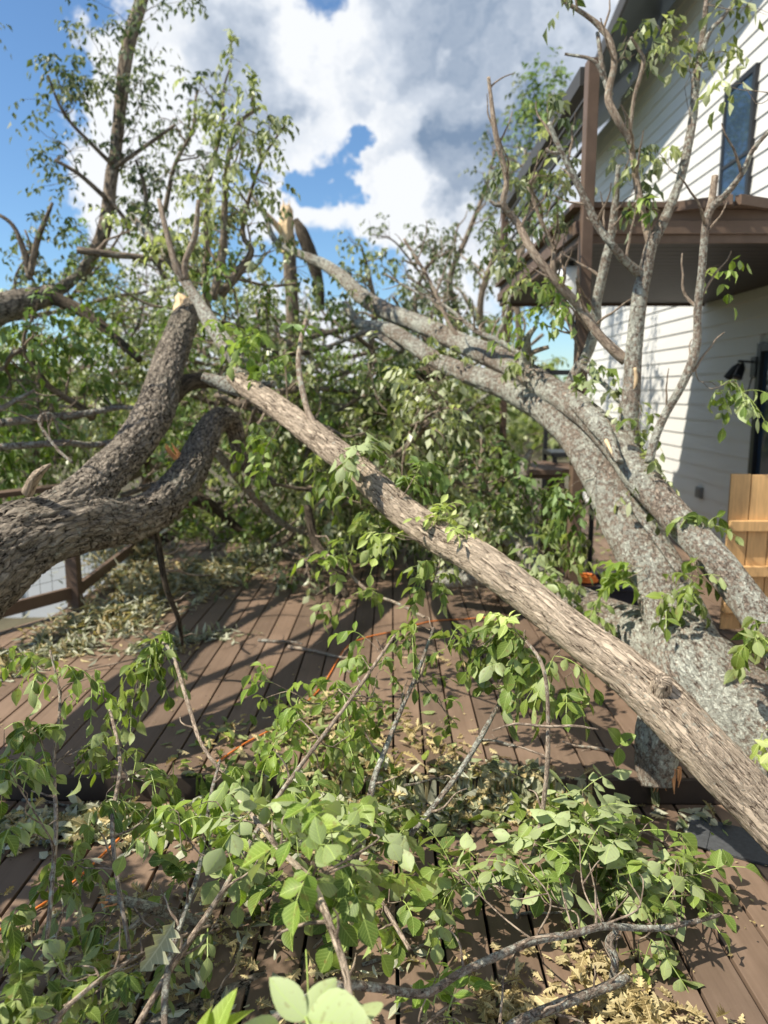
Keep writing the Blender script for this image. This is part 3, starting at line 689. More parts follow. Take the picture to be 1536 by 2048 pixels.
def compounds(mb, base, d, Lr, pairs, leaf, droop, T, rng, stalk=None, flip=0.0, width=.5, hang=.25, wilt=0.3, hole=0.0):
    n = len(base)
    if n == 0: return
    d = nrm(d); Lr = Lr[:, None]; tb = rng.random(n)
    fl = np.where(rng.random(n) < flip, -1.0, 1.0)[:, None]
    side0 = nrm(np.cross(d, np.array([0, 0, 1.0]) + rng.normal(0, .45, (n, 3))))
    pt = lambda t: base + d * Lr * t + DOWN * droop * Lr * t * t
    for k in range(pairs + 1):
        t = .38 + .62 * k / max(pairs, 1)
        tg = nrm(d + DOWN * 2 * droop * t); p = pt(t)
        for sg in ((-1, 1) if k < pairs else (0,)):
            ld = nrm(side0 * sg * .95 + tg * (.5 if sg else 1) + DOWN * hang * rng.random((n, 1)) * 1.6 + rng.normal(0, .16, (n, 3)))
            up = nrm(np.array([0, 0, 1.0]) + rng.normal(0, .42, (n, 3)) + tg * .3) * fl
            sz = leaf * (1.0 if sg == 0 else (.72 + .28 * k / max(pairs, 1))) * rng.uniform(.72, 1.15, n)
            keep = rng.random(n) >= hole
            leaves(mb, p[keep], ld[keep], up[keep], sz[keep], (width * 1.25 * rng.uniform(.82, 1.15, n))[keep], np.clip(tb * .75 + rng.random(n) * .35 - .05, 0, 1)[keep], T,
                   curl=rng.uniform(.02, .1 + wilt, n)[keep] * fl[keep, 0], roll=(rng.random(n) * wilt)[keep])
    if stalk is not None:
        r = .0016
        ts = np.linspace(0, 1, 5)
        C = np.stack([pt(t) for t in ts], 1)                       # n,5,3
        a = nrm(np.cross(d, [0, 0, 1.0])); b = np.cross(a, d)
        ring = [a * r, (-a * .5 + b * .87) * r, (-a * .5 - b * .87) * r]
        V = np.stack([C + o[:, None] for o in ring], 2)             # n,5,3,3
        idx = (np.arange(n) * 15)[:, None, None, None]; i = np.arange(4)[None, :, None, None]; j = np.arange(3)[None, None, :, None]; j2 = (j + 1) % 3
        q = np.concatenate([idx + i * 3 + j, idx + i * 3 + j2, idx + (i + 1) * 3 + j2, idx + (i + 1) * 3 + j], -1).reshape(-1, 4)
        stalk.add(V.reshape(-1, 3), q)
def walk(rng, p, d, length, n, wob, bias=(0, 0, 0)):
    pts = [np.array(p, float)]; d = nrm(d)
    for k in range(n):
        d = nrm(d + rng.normal(0, wob, 3) + np.asarray(bias)); pts.append(pts[-1] + d * length / n)
    return np.array(pts)
def px_path(rows):   # rows: px, py, D, radius in photo pixels
    pts = np.array([P(a, b, D) for a, b, D, r in rows]); rr = np.array([r * D / F for a, b, D, r in rows])
    return pts, rr
def side_twigs(rng, pts, rads, n, length, t0=.15, spread=1.0, bias=(0, 0, 0), nseg=6, wob=.22, minr=.0025, t1=1.0):
    out = []
    cum = np.concatenate([[0], np.cumsum(np.linalg.norm(np.diff(pts, axis=0), axis=1))]); tot = cum[-1]
    for k in range(n):
        t = t0 + (t1 - t0) * (k + rng.random()) / n; s = t * tot
        i = min(np.searchsorted(cum, s, side='right') - 1, len(pts) - 2); f = (s - cum[i]) / max(cum[i + 1] - cum[i], 1e-6)
        p = pts[i] * (1 - f) + pts[i + 1] * f; r = rads[i] * (1 - f) + rads[i + 1] * f
        tg = nrm(pts[i + 1] - pts[i]); o = nrm(np.cross(tg, rng.normal(0, 1, 3)))
        d = nrm(tg * .6 + o * spread + np.asarray(bias)); ln = length * rng.uniform(.55, 1.15) * (1.1 - .45 * t)
        q = walk(rng, p, d, ln, nseg, wob, np.asarray(bias) * .15)
        r0 = max(min(r * .62, .012 * (ln / .5) + .002), minr)
        out.append((q, np.linspace(r0, max(r0 * .35, minr * .7), len(q))))
    return out
def attach(rng, twigs, per, Lr, start=.25):
    """base points and directions of compound leaves along the twigs"""
    B, D = [], []
    for pts, r in twigs:
        n = max(1, int(per * rng.uniform(.7, 1.3) + .5))
        for k in range(n):
            t = start + (1 - start) * (k + rng.random()) / n if k < n - 1 else 1.0
            x = t * (len(pts) - 1); i = min(int(x), len(pts) - 2); f = x - i
            tg = nrm(pts[i + 1] - pts[i]); B.append(pts[i] * (1 - f) + pts[i + 1] * f)
            D.append(nrm(tg * (.7 if k < n - 1 else 1.4) + rng.normal(0, .5, 3)))
    return np.array(B).reshape(-1, 3), np.array(D).reshape(-1, 3)
MK = {'xl': T_XL, 'hi': T_HI, 'mid': T_MID, 'lo': T_LO}
def bough(name, label, cat, rows, seed, n1=8, l1=.6, n2=4, l2=.3, per=3, Lr=.2, pairs=2, leaf=.085, droop=.4, lod='lo', lmat='leaf_far', bmat='bark_far',
          bias=(0, 0, 0), bias2=None, flip=.25, seg=7, t0=.15, group=None, wilt=.3, spread=1.0, hang=.25, width=.5, root=None, part=('limb', 'twigs', 'foliage'), wpath=None, t1=1.0, stalks=None, disp=.12, hole=0.0, smoothstep=.06, keep=None, tone=None):
    rng = np.random.default_rng(seed)
    pts, rr = wpath if wpath is not None else px_path(rows)
    if root is None: root = thing(name, label, cat, pts[0], group)
    sp, sr = spline(pts, rr, .08)
    m = MB(); m.tube(pts, rr, seg, smoothstep, disp=disp, seed=seed % 13); m.build(part[0], M[bmat], root, smooth=True)
    near = lod == 'hi'
    t1s = side_twigs(rng, sp, sr, n1, l1, t0, spread, bias, t1=t1)
    t2s = []
    for q, r in t1s: t2s += side_twigs(rng, q, r, n2, l2, .2, .9, bias if bias2 is None else bias2, nseg=4)
    m = MB()
    for q, r in t1s: m.tube(q, r, 6 if near else 5, .04 if near else .12)
    for q, r in t2s: m.tube(q, r, 5 if near else 3, .05 if near else .3, smooth=near, cap=False)
    if m.n: m.build(part[1], M['bark_twig' if bmat != 'bark_dark' else 'bark_dark'], root, smooth=True)
    B, D = attach(rng, t2s if n2 else t1s, per, Lr)
    if keep is not None:
        msk = keep(B); B, D = B[msk], D[msk]
    f = MB(); st = MB() if stalks or near else None
    compounds(f, B, D, Lr * rng.uniform(.7, 1.15, len(B)), pairs, leaf, droop, MK[lod], rng, st, flip, width, hang, wilt, hole)
    if f.n: f.build(part[2], M[lmat], root, smooth=lod != 'lo')
    if st is not None and st.n: st.build('leaf_stalks', M['stalk'], root)
    return root
M['stalk'] = simple('leaf_stalk', (0.30, 0.38, 0.10), 0.5, .2)

def splinter(mb, p, d, r, n=14, ln=.12, seed=0):
    rg = np.random.default_rng(seed); d = nrm(d); a = nrm(np.cross(d, [.3, .2, 1])); b = np.cross(d, a)
    for k in range(n):
        th = rg.random() * 6.28; q = np.sqrt(rg.random()) * r * .8; c = p + a * math.cos(th) * q + b * math.sin(th) * q - d * .03
        h = ln * rg.uniform(.3, 1.1) ; w = r * rg.uniform(.12, .3)
        tip = c + d * (h + .03) + rg.normal(0, .008, 3)
        mb.tube([c, (c + tip) / 2 + rg.normal(0, .004, 3), tip], [w, w * .8, w * .12], 5, smooth=False)

# ================================================================== fallen trees
def hero(root, name, rows, mat, seed, seg=64, step=.012, disp=.10, ridge=.004, dscale=7, pre=None):
    p, r = px_path(rows); m = MB()
    if pre is not None: p = np.vstack([np.array([q[:3] for q in pre]), p]); r = np.concatenate([[q[3] for q in pre], r])
    m.tube(p, r, seg, step, disp, dscale, seed, ridge=ridge); return m.build(name, M[mat], root, smooth=True)

# --- brown log from the lower right to the middle
LOG = [(1700, 1795, 2.16, 55.8), (1600, 1700, 2.22, 56.6), (1510, 1605, 2.30, 55.8), (1420, 1510, 2.38, 55.8), (1330, 1413, 2.50, 55.0), (1240, 1335, 2.62, 47.3), (1150, 1268, 2.75, 42.3), (1050, 1188, 2.92, 38.9), (960, 1120, 3.08, 37.2),
       (880, 1075, 3.25, 35.5), (800, 1018, 3.45, 32.1), (720, 945, 3.68, 29.6), (640, 880, 3.95, 27.1), (560, 818, 4.25, 24.5), (500, 778, 4.5, 21.9), (470, 752, 4.65, 19.5)]
lg = thing('fallen_log', 'long brown furrowed log slanting from the lower right corner up to the middle', 'tree limb', P(1510, 1605, 2.3))
e0, e1 = P(1700, 1795, 2.16), P(1510, 1605, 2.30); du_ = nrm(e0 - e1)
pre_ = [(*(e0 + du_ * 1.25 * [1, 1, 0] - [0, 0, e0[2] - Z_LOW - .10]), .07), (*(e0 + du_ * 1.15 * [1, 1, 0] - [0, 0, e0[2] - Z_LOW - .115]), .112), (*(e0 + du_ * .8 * [1, 1, 0] - [0, 0, e0[2] - Z_LOW - .12]), .105), (*(e0 + du_ * .38 * [1, 1, .55]), .095)]
hero(lg, 'trunk', LOG, 'bark_brown', 3, 112, .008, .07, .0035, pre=pre_)
m = MB(); splinter(m, np.array(pre_[0][:3]), du_ * [1, 1, 0], .09, 20, .12, 31); m.build('split_wood', M['splinter'], lg)
hero(lg, 'limb', [(490, 775, 4.62, 22), (455, 770, 4.7, 17), (425, 760, 4.72, 12), (405, 752, 4.72, 8)], 'bark_lichen', 5, 24, .02, .12, 0)
hero(lg, 'limb', [(484, 765, 4.6, 24), (480, 725, 4.75, 20), (450, 685, 5.0, 17), (418, 640, 5.2, 15), (397, 605, 5.35, 11), (375, 570, 5.5, 10), (350, 530, 5.6, 10), (305, 482, 5.8, 8), (262, 430, 6.0, 6)], 'bark_lichen', 6, 28, .02, .12, 0)
hero(lg, 'limb', [(368, 560, 5.5, 6), (348, 520, 5.5, 6), (325, 430, 5.6, 5), (318, 400, 5.7, 4)], 'bark_twig', 7, 12, .03, .1, 0)
hero(lg, 'limb', [(372, 560, 5.5, 7), (370, 525, 5.5, 6), (390, 470, 5.5, 6), (397, 400, 5.5, 4)], 'bark_twig', 8, 12, .03, .1, 0)
hero(lg, 'limb', [(1320, 1400, 2.49, 26), (1322, 1378, 2.47, 24), (1326, 1360, 2.44, 18)], 'bark_brown', 9, 24, .01, .15, .002)
hero(lg, 'limb', [(505, 775, 4.55, 12), (530, 770, 4.5, 8), (548, 768, 4.45, 7)], 'bark_lichen', 10, 12, .02, .1, 0)
hero(lg, 'limb', [(640, 870, 3.95, 9), (615, 820, 4.05, 6), (598, 740, 4.2, 6), (600, 690, 4.3, 5), (612, 640, 4.5, 4)], 'bark_twig', 11, 12, .03, .12, 0)

# --- grey lichen tree lying on the right, its stems
lt = thing('lichen_tree', 'large grey lichen covered tree lying on the deck with several stems rising', 'tree', P(1480, 1440, 3.4))
hero(lt, 'trunk', [(1760, 1640, 3.1, 142.8), (1620, 1550, 3.2, 126.0), (1500, 1450, 3.32, 109.2), (1400, 1350, 3.5, 92.4), (1360, 1260, 3.7, 67.2), (1320, 1160, 3.9, 57.1), (1262, 1055, 4.15, 53.8), (1205, 930, 4.45, 52.1), (1140, 850, 4.75, 40.3),
     (1060, 795, 5.1, 31.1), (985, 765, 5.4, 22.7), (918, 742, 5.7, 18.5), (858, 712, 6.0, 16.8), (800, 672, 6.3, 15.1), (765, 655, 6.5, 12.6), (725, 650, 6.7, 10.9), (700, 625, 6.8, 8.4), (690, 608, 6.9, 7.6)], 'bark_lichen', 2, 112, .014, .08, .004, pre=[(3.30, 1.35, .26, .20), (3.22, 1.6, .28, .33), (3.0, 2.05, .30, .32), (2.6, 2.6, .31, .31)])
m = MB(); splinter(m, np.array([3.28, 1.4, .26]), np.array([.25, -.9, .05]), .3, 34, .2, 32); m.build('split_wood', M['splinter'], lt)
hero(lt, 'stem', [(1640, 1420, 3.15, 54.0), (1560, 1290, 3.3, 41.4), (1488, 1195, 3.45, 36.0), (1418, 1108, 3.62, 34.2), (1343, 1025, 3.85, 32.4), (1278, 950, 4.08, 32.4), (1225, 880, 4.3, 30.6), (1168, 825, 4.55, 27.9), (1108, 785, 4.85, 26.1), (1048, 745, 5.15, 24.3),
     (983, 712, 5.5, 23.4), (918, 685, 5.9, 19.8), (843, 650, 6.3, 18.0), (768, 620, 6.8, 17.1), (722, 592, 7.1, 15.3), (690, 560, 7.3, 13.5), (650, 530, 7.6, 10.8), (600, 508, 7.9, 8.1), (550, 480, 8.1, 6.3), (528, 425, 8.2, 4.5), (505, 392, 8.3, 2.7)], 'bark_lichen', 4, 56, .018, .09, .003, pre=[(2.75, 2.45, .30, .10), (2.35, 2.8, .36, .12)])
hero(lt, 'limb', [(1420, 1360, 3.55, 90), (1320, 1290, 3.85, 62), (1210, 1235, 4.3, 44), (1120, 1190, 4.75, 34), (1040, 1150, 5.2, 28), (960, 1150, 5.5, 24), (880, 1160, 5.7, 20)], 'bark_lichen', 5, 56, .016, .09, .003)
hero(lt, 'limb', [(1085, 1150, 4.9, 20), (1040, 1090, 5.3, 18), (985, 1060, 5.6, 14)], 'bark_lichen', 6, 28, .02, .1, 0)
hero(lt, 'stem', [(1285, 985, 4.1, 23.8), (1268, 920, 4.25, 19.0), (1258, 850, 4.3, 19.0), (1262, 790, 4.32, 17.4), (1268, 700, 4.35, 15.8), (1278, 600, 4.38, 15.8), (1290, 545, 4.4, 13.5), (1303, 490, 4.4, 11.9), (1333, 430, 4.42, 9.5), (1363, 350, 4.45, 8.7), (1385, 240, 4.5, 7.9), (1393, 150, 4.5, 7.1), (1407, 60, 4.55, 5.5), (1416, -30, 4.6, 4.0)], 'bark_lichen', 7, 36, .018, .1, .0015)
TW = [
 [(1302, 490, 4.4, 8.5), (1285, 430, 4.45, 6.8), (1273, 370, 4.5, 6.8), (1258, 285, 4.5, 6.0), (1238, 240, 4.5, 6.8), (1223, 190, 4.52, 6.8), (1230, 130, 4.55, 6.0), (1222, 85, 4.55, 5.1), (1195, 55, 4.6, 5.1), (1165, 25, 4.6, 4.2), (1128, 3, 4.6, 3.4)],
 [(1222, 190, 4.52, 5.1), (1208, 155, 4.55, 5.1), (1195, 65, 4.6, 3.4)],
 [(1208, 160, 4.55, 3.4), (1185, 120, 4.55, 3.4), (1130, 108, 4.6, 2.5)],
 [(1258, 285, 4.5, 3.4), (1260, 200, 4.5, 3.4), (1288, 130, 4.45, 4.2), (1285, 100, 4.45, 3.4), (1262, 75, 4.4, 2.5)],
 [(1393, 150, 4.5, 5.1), (1418, 75, 4.5, 4.2), (1440, 40, 4.5, 3.4), (1468, 5, 4.5, 2.5)],
 [(1298, 925, 3.98, 9.3), (1310, 880, 4.0, 8.5), (1330, 830, 4.0, 8.5), (1368, 765, 4.0, 8.5), (1388, 690, 4.0, 8.5), (1400, 620, 4.0, 7.6), (1408, 550, 4.0, 7.6), (1413, 450, 4.0, 7.6), (1420, 415, 4.0, 7.6), (1450, 385, 3.95, 6.0), (1485, 345, 3.9, 5.1), (1510, 300, 3.85, 4.2), (1545, 255, 3.8, 3.4)],
 [(1419, 420, 4.0, 7.6), (1424, 385, 4.02, 6.8), (1430, 352, 4.05, 6.0)],
 [(1285, 550, 4.4, 10.2), (1255, 525, 4.35, 8.5), (1225, 485, 4.3, 7.6), (1198, 450, 4.3, 7.6), (1158, 370, 4.3, 6.0), (1122, 305, 4.3, 5.1), (1098, 245, 4.3, 4.2)],
 [(1120, 305, 4.3, 3.4), (1105, 302, 4.3, 3.4), (1093, 297, 4.3, 2.5)],
 [(1252, 722, 4.4, 11.0), (1203, 668, 4.45, 9.3), (1158, 612, 4.5, 9.3), (1112, 562, 4.5, 8.5), (1068, 510, 4.55, 7.6), (1035, 445, 4.6, 6.8), (1005, 412, 4.6, 6.0), (1015, 355, 4.6, 5.1), (990, 275, 4.65, 5.1), (977, 155, 4.7, 3.4)],
 [(1015, 410, 4.6, 4.2), (995, 408, 4.6, 4.2), (978, 400, 4.6, 2.5)],
 [(1130, 800, 4.8, 13.6), (1150, 755, 4.8, 11.9), (1178, 700, 4.8, 11.0), (1190, 650, 4.75, 10.2), (1200, 600, 4.7, 9.3), (1210, 520, 4.7, 9.3), (1222, 470, 4.7, 7.6), (1232, 400, 4.7, 6.8), (1237, 330, 4.7, 4.2)],
 [(1175, 715, 4.8, 7.6), (1150, 665, 4.85, 7.6), (1125, 600, 4.9, 7.6), (1108, 540, 4.9, 6.0), (1105, 500, 4.9, 5.1), (1090, 445, 4.9, 4.2), (1062, 400, 4.9, 3.4), (1058, 375, 4.9, 3.4), (1073, 350, 4.9, 2.5)],
 [(1165, 730, 4.7, 6.0), (1195, 765, 4.6, 5.1), (1232, 795, 4.5, 4.2), (1250, 830, 4.4, 3.4)],
 [(1050, 755, 5.1, 15.3), (1050, 715, 5.1, 12.8), (1062, 680, 5.0, 6.8), (1073, 652, 5.0, 4.2)],
 [(1052, 712, 5.1, 6.0), (1075, 703, 5.0, 5.1), (1097, 694, 4.95, 4.2)],
 [(1045, 712, 5.1, 6.0), (1000, 685, 5.2, 5.1), (950, 660, 5.3, 5.1), (890, 610, 5.5, 3.4), (820, 575, 5.7, 2.5), (770, 548, 5.8, 2.5)],
 [(1243, 985, 4.05, 5.1), (1300, 1065, 3.85, 6.0), (1358, 1145, 3.65, 5.1)],
 [(940, 700, 5.8, 4.2), (900, 650, 5.9, 3.4), (860, 560, 6.0, 3.4), (808, 478, 6.1, 2.5)],
 [(975, 715, 5.5, 3.4), (1010, 640, 5.6, 3.4), (1020, 590, 5.6, 2.5)],
 [(805, 700, 6.3, 7.6), (740, 668, 6.5, 6.0), (700, 675, 6.6, 4.2), (640, 700, 6.6, 3.4)],
]
for i, rows in enumerate(TW):
    q, r = px_path(rows); q[1:-1] += np.random.default_rng(i).normal(0, .008, (len(q) - 2, 3)); m = MB(); m.tube(q, r, 16, .02, .14, 14, i); m.build('limb', M['bark_lichen' if i % 3 else 'bark_twig'], lt, smooth=True)
# fine bare twigs off the upright stems
tw = MB(); rg = np.random.default_rng(44)
for i in (0, 5, 7, 9, 11, 12, 16, 18):
    q, r = spline(*px_path(TW[i]), .05)
    for a, b in side_twigs(rg, q, r, 9, .38, .1, .9, (0, -.05, .25), wob=.16, minr=.0018): tw.tube(a, b, 5, .05, cap=False)
tw.build('twigs', M['bark_twig'], lt, smooth=True)
# torn strip of bark and wood on the second stem, split stub in front
m = MB(); pp, r = px_path([(1140, 800, 4.6, 16), (1180, 830, 4.4, 24), (1210, 870, 4.22, 22), (1240, 925, 4.0, 10)]); m.tube(pp, r * .8, 24, .015, .35, 14, 8, ridge=.006); m.build('torn_bark', M['bark_lichen'], lt, smooth=True)
m = MB(); pp, r = px_path([(1212, 880, 4.14, 4), (1228, 915, 4.04, 2)]); m.tube(pp, r, 8, .02, .3); pp, r = px_path([(1270, 735, 4.28, 3), (1272, 760, 4.28, 4), (1266, 782, 4.28, 2)]); m.tube(pp, r, 8, .02, .2)
m.build('bare_wood', M['splinter'], lt, smooth=True)
# stump foot between log and deck
st = [(1340, 1400, 3.1, 56), (1318, 1470, 3.06, 50), (1312, 1530, 3.03, 46), (1314, 1572, 3.0, 36)]
hero(lt, 'broken_stub', st, 'bark_lichen', 12, 48, .012, .16, .004)
m = MB(); splinter(m, P(1348, 1548, 2.98), P(1350, 1600, 2.97) - P(1348, 1548, 2.98), .035, 8, .07, 3); splinter(m, P(1312, 1560, 3.0), P(1306, 1600, 2.98) - P(1312, 1560, 3.0), .04, 8, .04, 4)
m.build('split_wood', M['splinter_orange'], lt)

# --- forked oak on the left
ok = thing('forked_oak', 'thick dark ridged oak trunk entering from the left and forking into two limbs', 'tree', P(40, 1075, 3.35))
hero(ok, 'trunk', [(-260, 1340, 2.95, 123.5), (-140, 1240, 3.05, 112.1), (-40, 1145, 3.15, 96.9), (40, 1085, 3.27, 85.5), (110, 1055, 3.38, 72.2), (170, 1045, 3.52, 60.8), (235, 1042, 3.7, 49.4), (298, 1024, 3.95, 42.8), (345, 985, 4.25, 38.9), (382, 938, 4.6, 35.1), (403, 890, 4.95, 31.3), (422, 852, 5.2, 26.6), (450, 836, 5.4, 22.8), (470, 862, 5.5, 19.0), (478, 905, 5.55, 16.1), (500, 940, 5.6, 13.3), (548, 965, 5.7, 10.4)], 'bark_oak', 1, 144, .009, .15, .012, 7)
hero(ok, 'limb', [(60, 1070, 3.32, 57.0), (120, 1030, 3.42, 55.1), (165, 998, 3.6, 49.4), (206, 955, 3.85, 43.7), (246, 915, 4.1, 39.9), (284, 868, 4.4, 38.9), (310, 820, 4.7, 38.0), (328, 760, 5.0, 35.1), (345, 703, 5.35, 32.3), (364, 652, 5.65, 27.5), (381, 614, 5.85, 21.8)], 'bark_oak', 5, 128, .010, .12, .011, 7)
hero(ok, 'limb', [(335, 800, 4.95, 21.1), (365, 770, 5.1, 19.4), (400, 762, 5.3, 15.8), (432, 766, 5.5, 11.4), (470, 790, 5.7, 7.0)], 'bark_dark', 6, 24, .03, .12, 0)
hero(ok, 'dead_stub', [(55, 985, 3.3, 12), (70, 955, 3.25, 11), (88, 938, 3.2, 7), (102, 928, 3.2, 3)], 'bark_brown', 7, 16, .01, .2, .002)
m = MB(); tip = P(380, 616, 5.83); dd = P(366, 560, 6.0) - tip
splinter(m, tip + np.array([-.03, 0, 0]), dd, .08, 26, .10, 8)
du = nrm(dd); m.tube([tip - du * .12 + [-.045, -.03, 0], tip - du * .02 + [-.045, -.03, 0], tip + du * .08 + [-.05, -.02, 0], tip + du * .15 + [-.055, -.01, 0]], [.085, .07, .05, .012], 18, .012, .35, 30, 5, ridge=.006); m.build('split_wood', M['splinter'], ok)
m = MB(); splinter(m, P(350, 905, 4.35), np.array([-.4, -.5, .9]), .035, 8, .07, 9); m.build('split_wood', M['splinter_orange'], ok)

# --- upper left broken tree
ut = thing('broken_tree', 'slim broken tree rising out of the top edge at the left with sparse leaves', 'tree', P(105, 590, 6.9))
hero(ut, 'trunk', [(-160, 680, 6.0, 36), (-60, 640, 6.2, 34), (20, 612, 6.5, 28), (90, 592, 6.8, 20), (125, 575, 7.0, 12), (160, 545, 7.1, 9), (195, 490, 7.2, 10)], 'bark_oak', 3, 48, .03, .12, .004)
hero(ut, 'stem', [(165, 560, 7.15, 6.6), (182, 520, 7.2, 11.5), (205, 470, 7.2, 13.9), (216, 420, 7.25, 13.1), (222, 360, 7.3, 12.3), (232, 300, 7.4, 11.5), (240, 220, 7.5, 11.5), (250, 130, 7.6, 12.3), (265, 60, 7.7, 12.3), (288, -20, 7.8, 11.5), (300, -120, 7.9, 9.8)], 'bark_far', 4, 32, .03, .12, .003)
hero(ut, 'limb', [(88, 590, 6.8, 15), (140, 610, 6.8, 12), (190, 640, 6.7, 11), (235, 680, 6.6, 9), (280, 720, 6.5, 7)], 'bark_dark', 5, 20, .04, .12, 0)
for i, rows in enumerate([[(60, 560, 6.8, 7), (50, 510, 6.8, 6), (25, 450, 6.8, 4), (-20, 420, 6.8, 3)], [(60, 550, 6.8, 7), (75, 480, 6.8, 6), (95, 430, 6.8, 4), (105, 405, 6.8, 3)],
                          [(226, 330, 7.3, 5), (195, 300, 7.2, 4), (130, 230, 7.1, 3), (95, 150, 7.0, 2)], [(222, 340, 7.3, 5), (280, 300, 7.3, 4), (350, 250, 7.3, 3)],
                          [(216, 400, 7.2, 5), (160, 350, 7.1, 4), (110, 320, 7.1, 3)], [(216, 395, 7.2, 4), (250, 440, 7.2, 4), (258, 470, 7.2, 3)]]):
    q, r = px_path(rows); m = MB(); m.tube(q, r, 10, .05, .1); m.build('limb', M['bark_far'], ut, smooth=True)

# --- snag in the middle distance
sn = thing('snapped_snag', 'thin snapped tree with a pale splintered top in the middle distance', 'tree', P(578, 700, 9.0))
hero(sn, 'trunk', [(600, 980, 9.3, 16), (592, 800, 9.1, 14), (586, 640, 9.0, 14), (580, 540, 9.0, 13), (577, 470, 9.0, 13)], 'bark_far', 3, 24, .04, .12, .003)
m = MB(); top = P(574, 480, 8.97); q_, r_ = px_path([(577, 505, 9.0, 15), (573, 460, 9.0, 15), (573, 425, 9.0, 13), (572, 413, 9.0, 8)]); m.tube(q_, r_, 14, .03, .25, 20, 3)
splinter(m, P(573, 440, 9.0), np.array([-.03, 0, 1.0]), .07, 14, .2, 2); m.build('split_wood', M['splinter'], sn)
hero(sn, 'bark_strip', [(592, 440, 8.95, 6), (605, 468, 8.9, 12), (625, 520, 8.9, 13), (638, 570, 8.9, 10), (645, 620, 8.9, 5)], 'bark_dark', 5, 14, .03, .2, 0)
hero(sn, 'limb', [(570, 470, 9.0, 8), (548, 445, 8.9, 6), (520, 415, 8.8, 4), (502, 390, 8.8, 2)], 'splinter', 6, 10, .03, .2, 0)
# trunk of the broken tree carries on towards the viewer outside the frame (it shades the deck)
m = MB(); m.tube([(-2.75, 1.6, 1.3), (-2.85, 2.6, 1.75), (-3.0, 4.0, 2.1), (-3.15, 5.3, 2.3), P(-100, 650, 6.1)], [.20, .18, .16, .15, .14], 40, .03, .12, 7, 9, ridge=.004)
m.build('trunk_base', M['bark_oak'], ut, smooth=True)
SHADE = True

def cluster(root, a, c, rx, ry, n, leaf=.085, lmat='leaf_green', flip=.25, lod='hi', pairs=2, Lr=.16, droop=.35, hang=.3, wilt=.3, seed=0, dz=1.0, bmat='bark_twig', r0=.004, width=.5, nstem=None, hole=0.0, name='foliage'):
    """leafy sprigs: stems run from anchor a to points spread round centre c"""
    rng = np.random.default_rng(seed + 1000)
    A, C = P(*a), P(*c); D = c[2]
    k = nstem or max(2, int(n ** .5 * (.8 if lod == 'hi' else 1))); tws = []
    m = MB()
    for i in range(k):
        e = C + RT * rng.uniform(-1, 1) * rx * D / F * .8 + np.array([0, 0, 1.0]) * rng.uniform(-1, 1) * ry * D / F * .8 + np.array([0, 1.0, 0]) * rng.uniform(-1, 1) * .5 * (rx + ry) * D / F * dz
        ln_ = np.linalg.norm(e - A)
        if i == 0 or lod != 'hi': st_ = A
        else:   # later stems fork off an earlier one instead of all leaving one point
            q_ = tws[rng.integers(0, len(tws))][0]; st_ = q_[int(len(q_) * rng.uniform(.15, .55))]
        m1 = st_ * .66 + e * .34 + rng.normal(0, .10, 3) * ln_; m2 = st_ * .33 + e * .67 + rng.normal(0, .07, 3) * ln_ + [0, 0, .06 * ln_]
        q0 = r0 * (.85 if i == 0 else .6)
        p, r = spline(np.array([st_, m1, m2, e]), np.array([q0, q0 * .8, q0 * .6, q0 * .35]), .03 if lod == 'hi' else .12)
        tws.append((p, r)); m.tube(p, r, 5 if lod == 'hi' else 3, .1, smooth=False, cap=False)
    m.build('twigs', M[bmat], root, smooth=True)
    B, Dd = [], []
    for i in range(n):
        p, r = tws[i % k]; t = 1 - .62 * rng.random() ** 1.5 if i >= k else 1.0
        x = t * (len(p) - 1); j = min(int(x), len(p) - 2); B.append(p[j] + (p[j + 1] - p[j]) * (x - j))
        Dd.append(nrm(nrm(p[j + 1] - p[j]) * .5 + rng.normal(0, .6, 3) + [0, 0, .15]))
    f = MB(); st = MB() if lod == 'hi' else None
    compounds(f, np.array(B), np.array(Dd), Lr * rng.uniform(.65, 1.2, n), pairs, leaf, droop, MK[lod], rng, st, flip, width, hang, wilt, hole)
    f.build(name, M[lmat], root, smooth=lod != 'lo')
    if st is not None: st.build('leaf_stalks', M['stalk'], root)

# ================================================================== middle distance: heaped fallen boughs
def heap(label, cat, group, box, n, seed, lmat='leaf_far', l1=.62, ln=(1.1, 2.0), lod='lo', leaf=.085, per=3, up=.1, n1=8, n2=4, flip=.5, tilt=.6, name='fallen_bough', r=(.018, .035), bmat='bark_far', hang=.7):
    x0, x1, y0, y1, d0, d1 = box; rng = np.random.default_rng(seed)
    for k in range(n):
        # stratified over the box
        nx = max(1, int(round(math.sqrt(n * (x1 - x0) / max(y1 - y0, 1))))); cx = x0 + (x1 - x0) * ((k % nx) + rng.random()) / nx
        ny = math.ceil(n / nx); cy = y0 + (y1 - y0) * ((k // nx) + rng.random()) / ny; D = rng.uniform(d0, d1)
        c = P(cx, cy, D); c[2] = max(c[2], .12)
        th = rng.uniform(0, 2 * math.pi); d = nrm([math.cos(th), math.sin(th) * .5, rng.uniform(-tilt, tilt)]); l = rng.uniform(*ln)
        p = walk(rng, c - d * l * .5, d, l, 7, .22); p[:, 2] = np.maximum(p[:, 2], .05 if D < 11 else -1.1); r0 = rng.uniform(*r)
        bough(name, label, cat, None, seed * 100 + k, n1, l1, n2, .3, per, .17, 2, leaf, .45, lod, 'leaf_lush' if lmat == 'leaf_far' and k % 3 == 0 else lmat, bmat, (0, 0, up), None, flip, 7, .05, group, .4, 1.0, hang, .52, None, wpath=(p, np.linspace(r0, r0 * .3, len(p))))
heap('leafy bough heaped behind the fork of the thick oak trunk', 'branch', 'boughs heaped behind the forked oak', (150, 470, 560, 900, 6.8, 9.0), 15, 21)
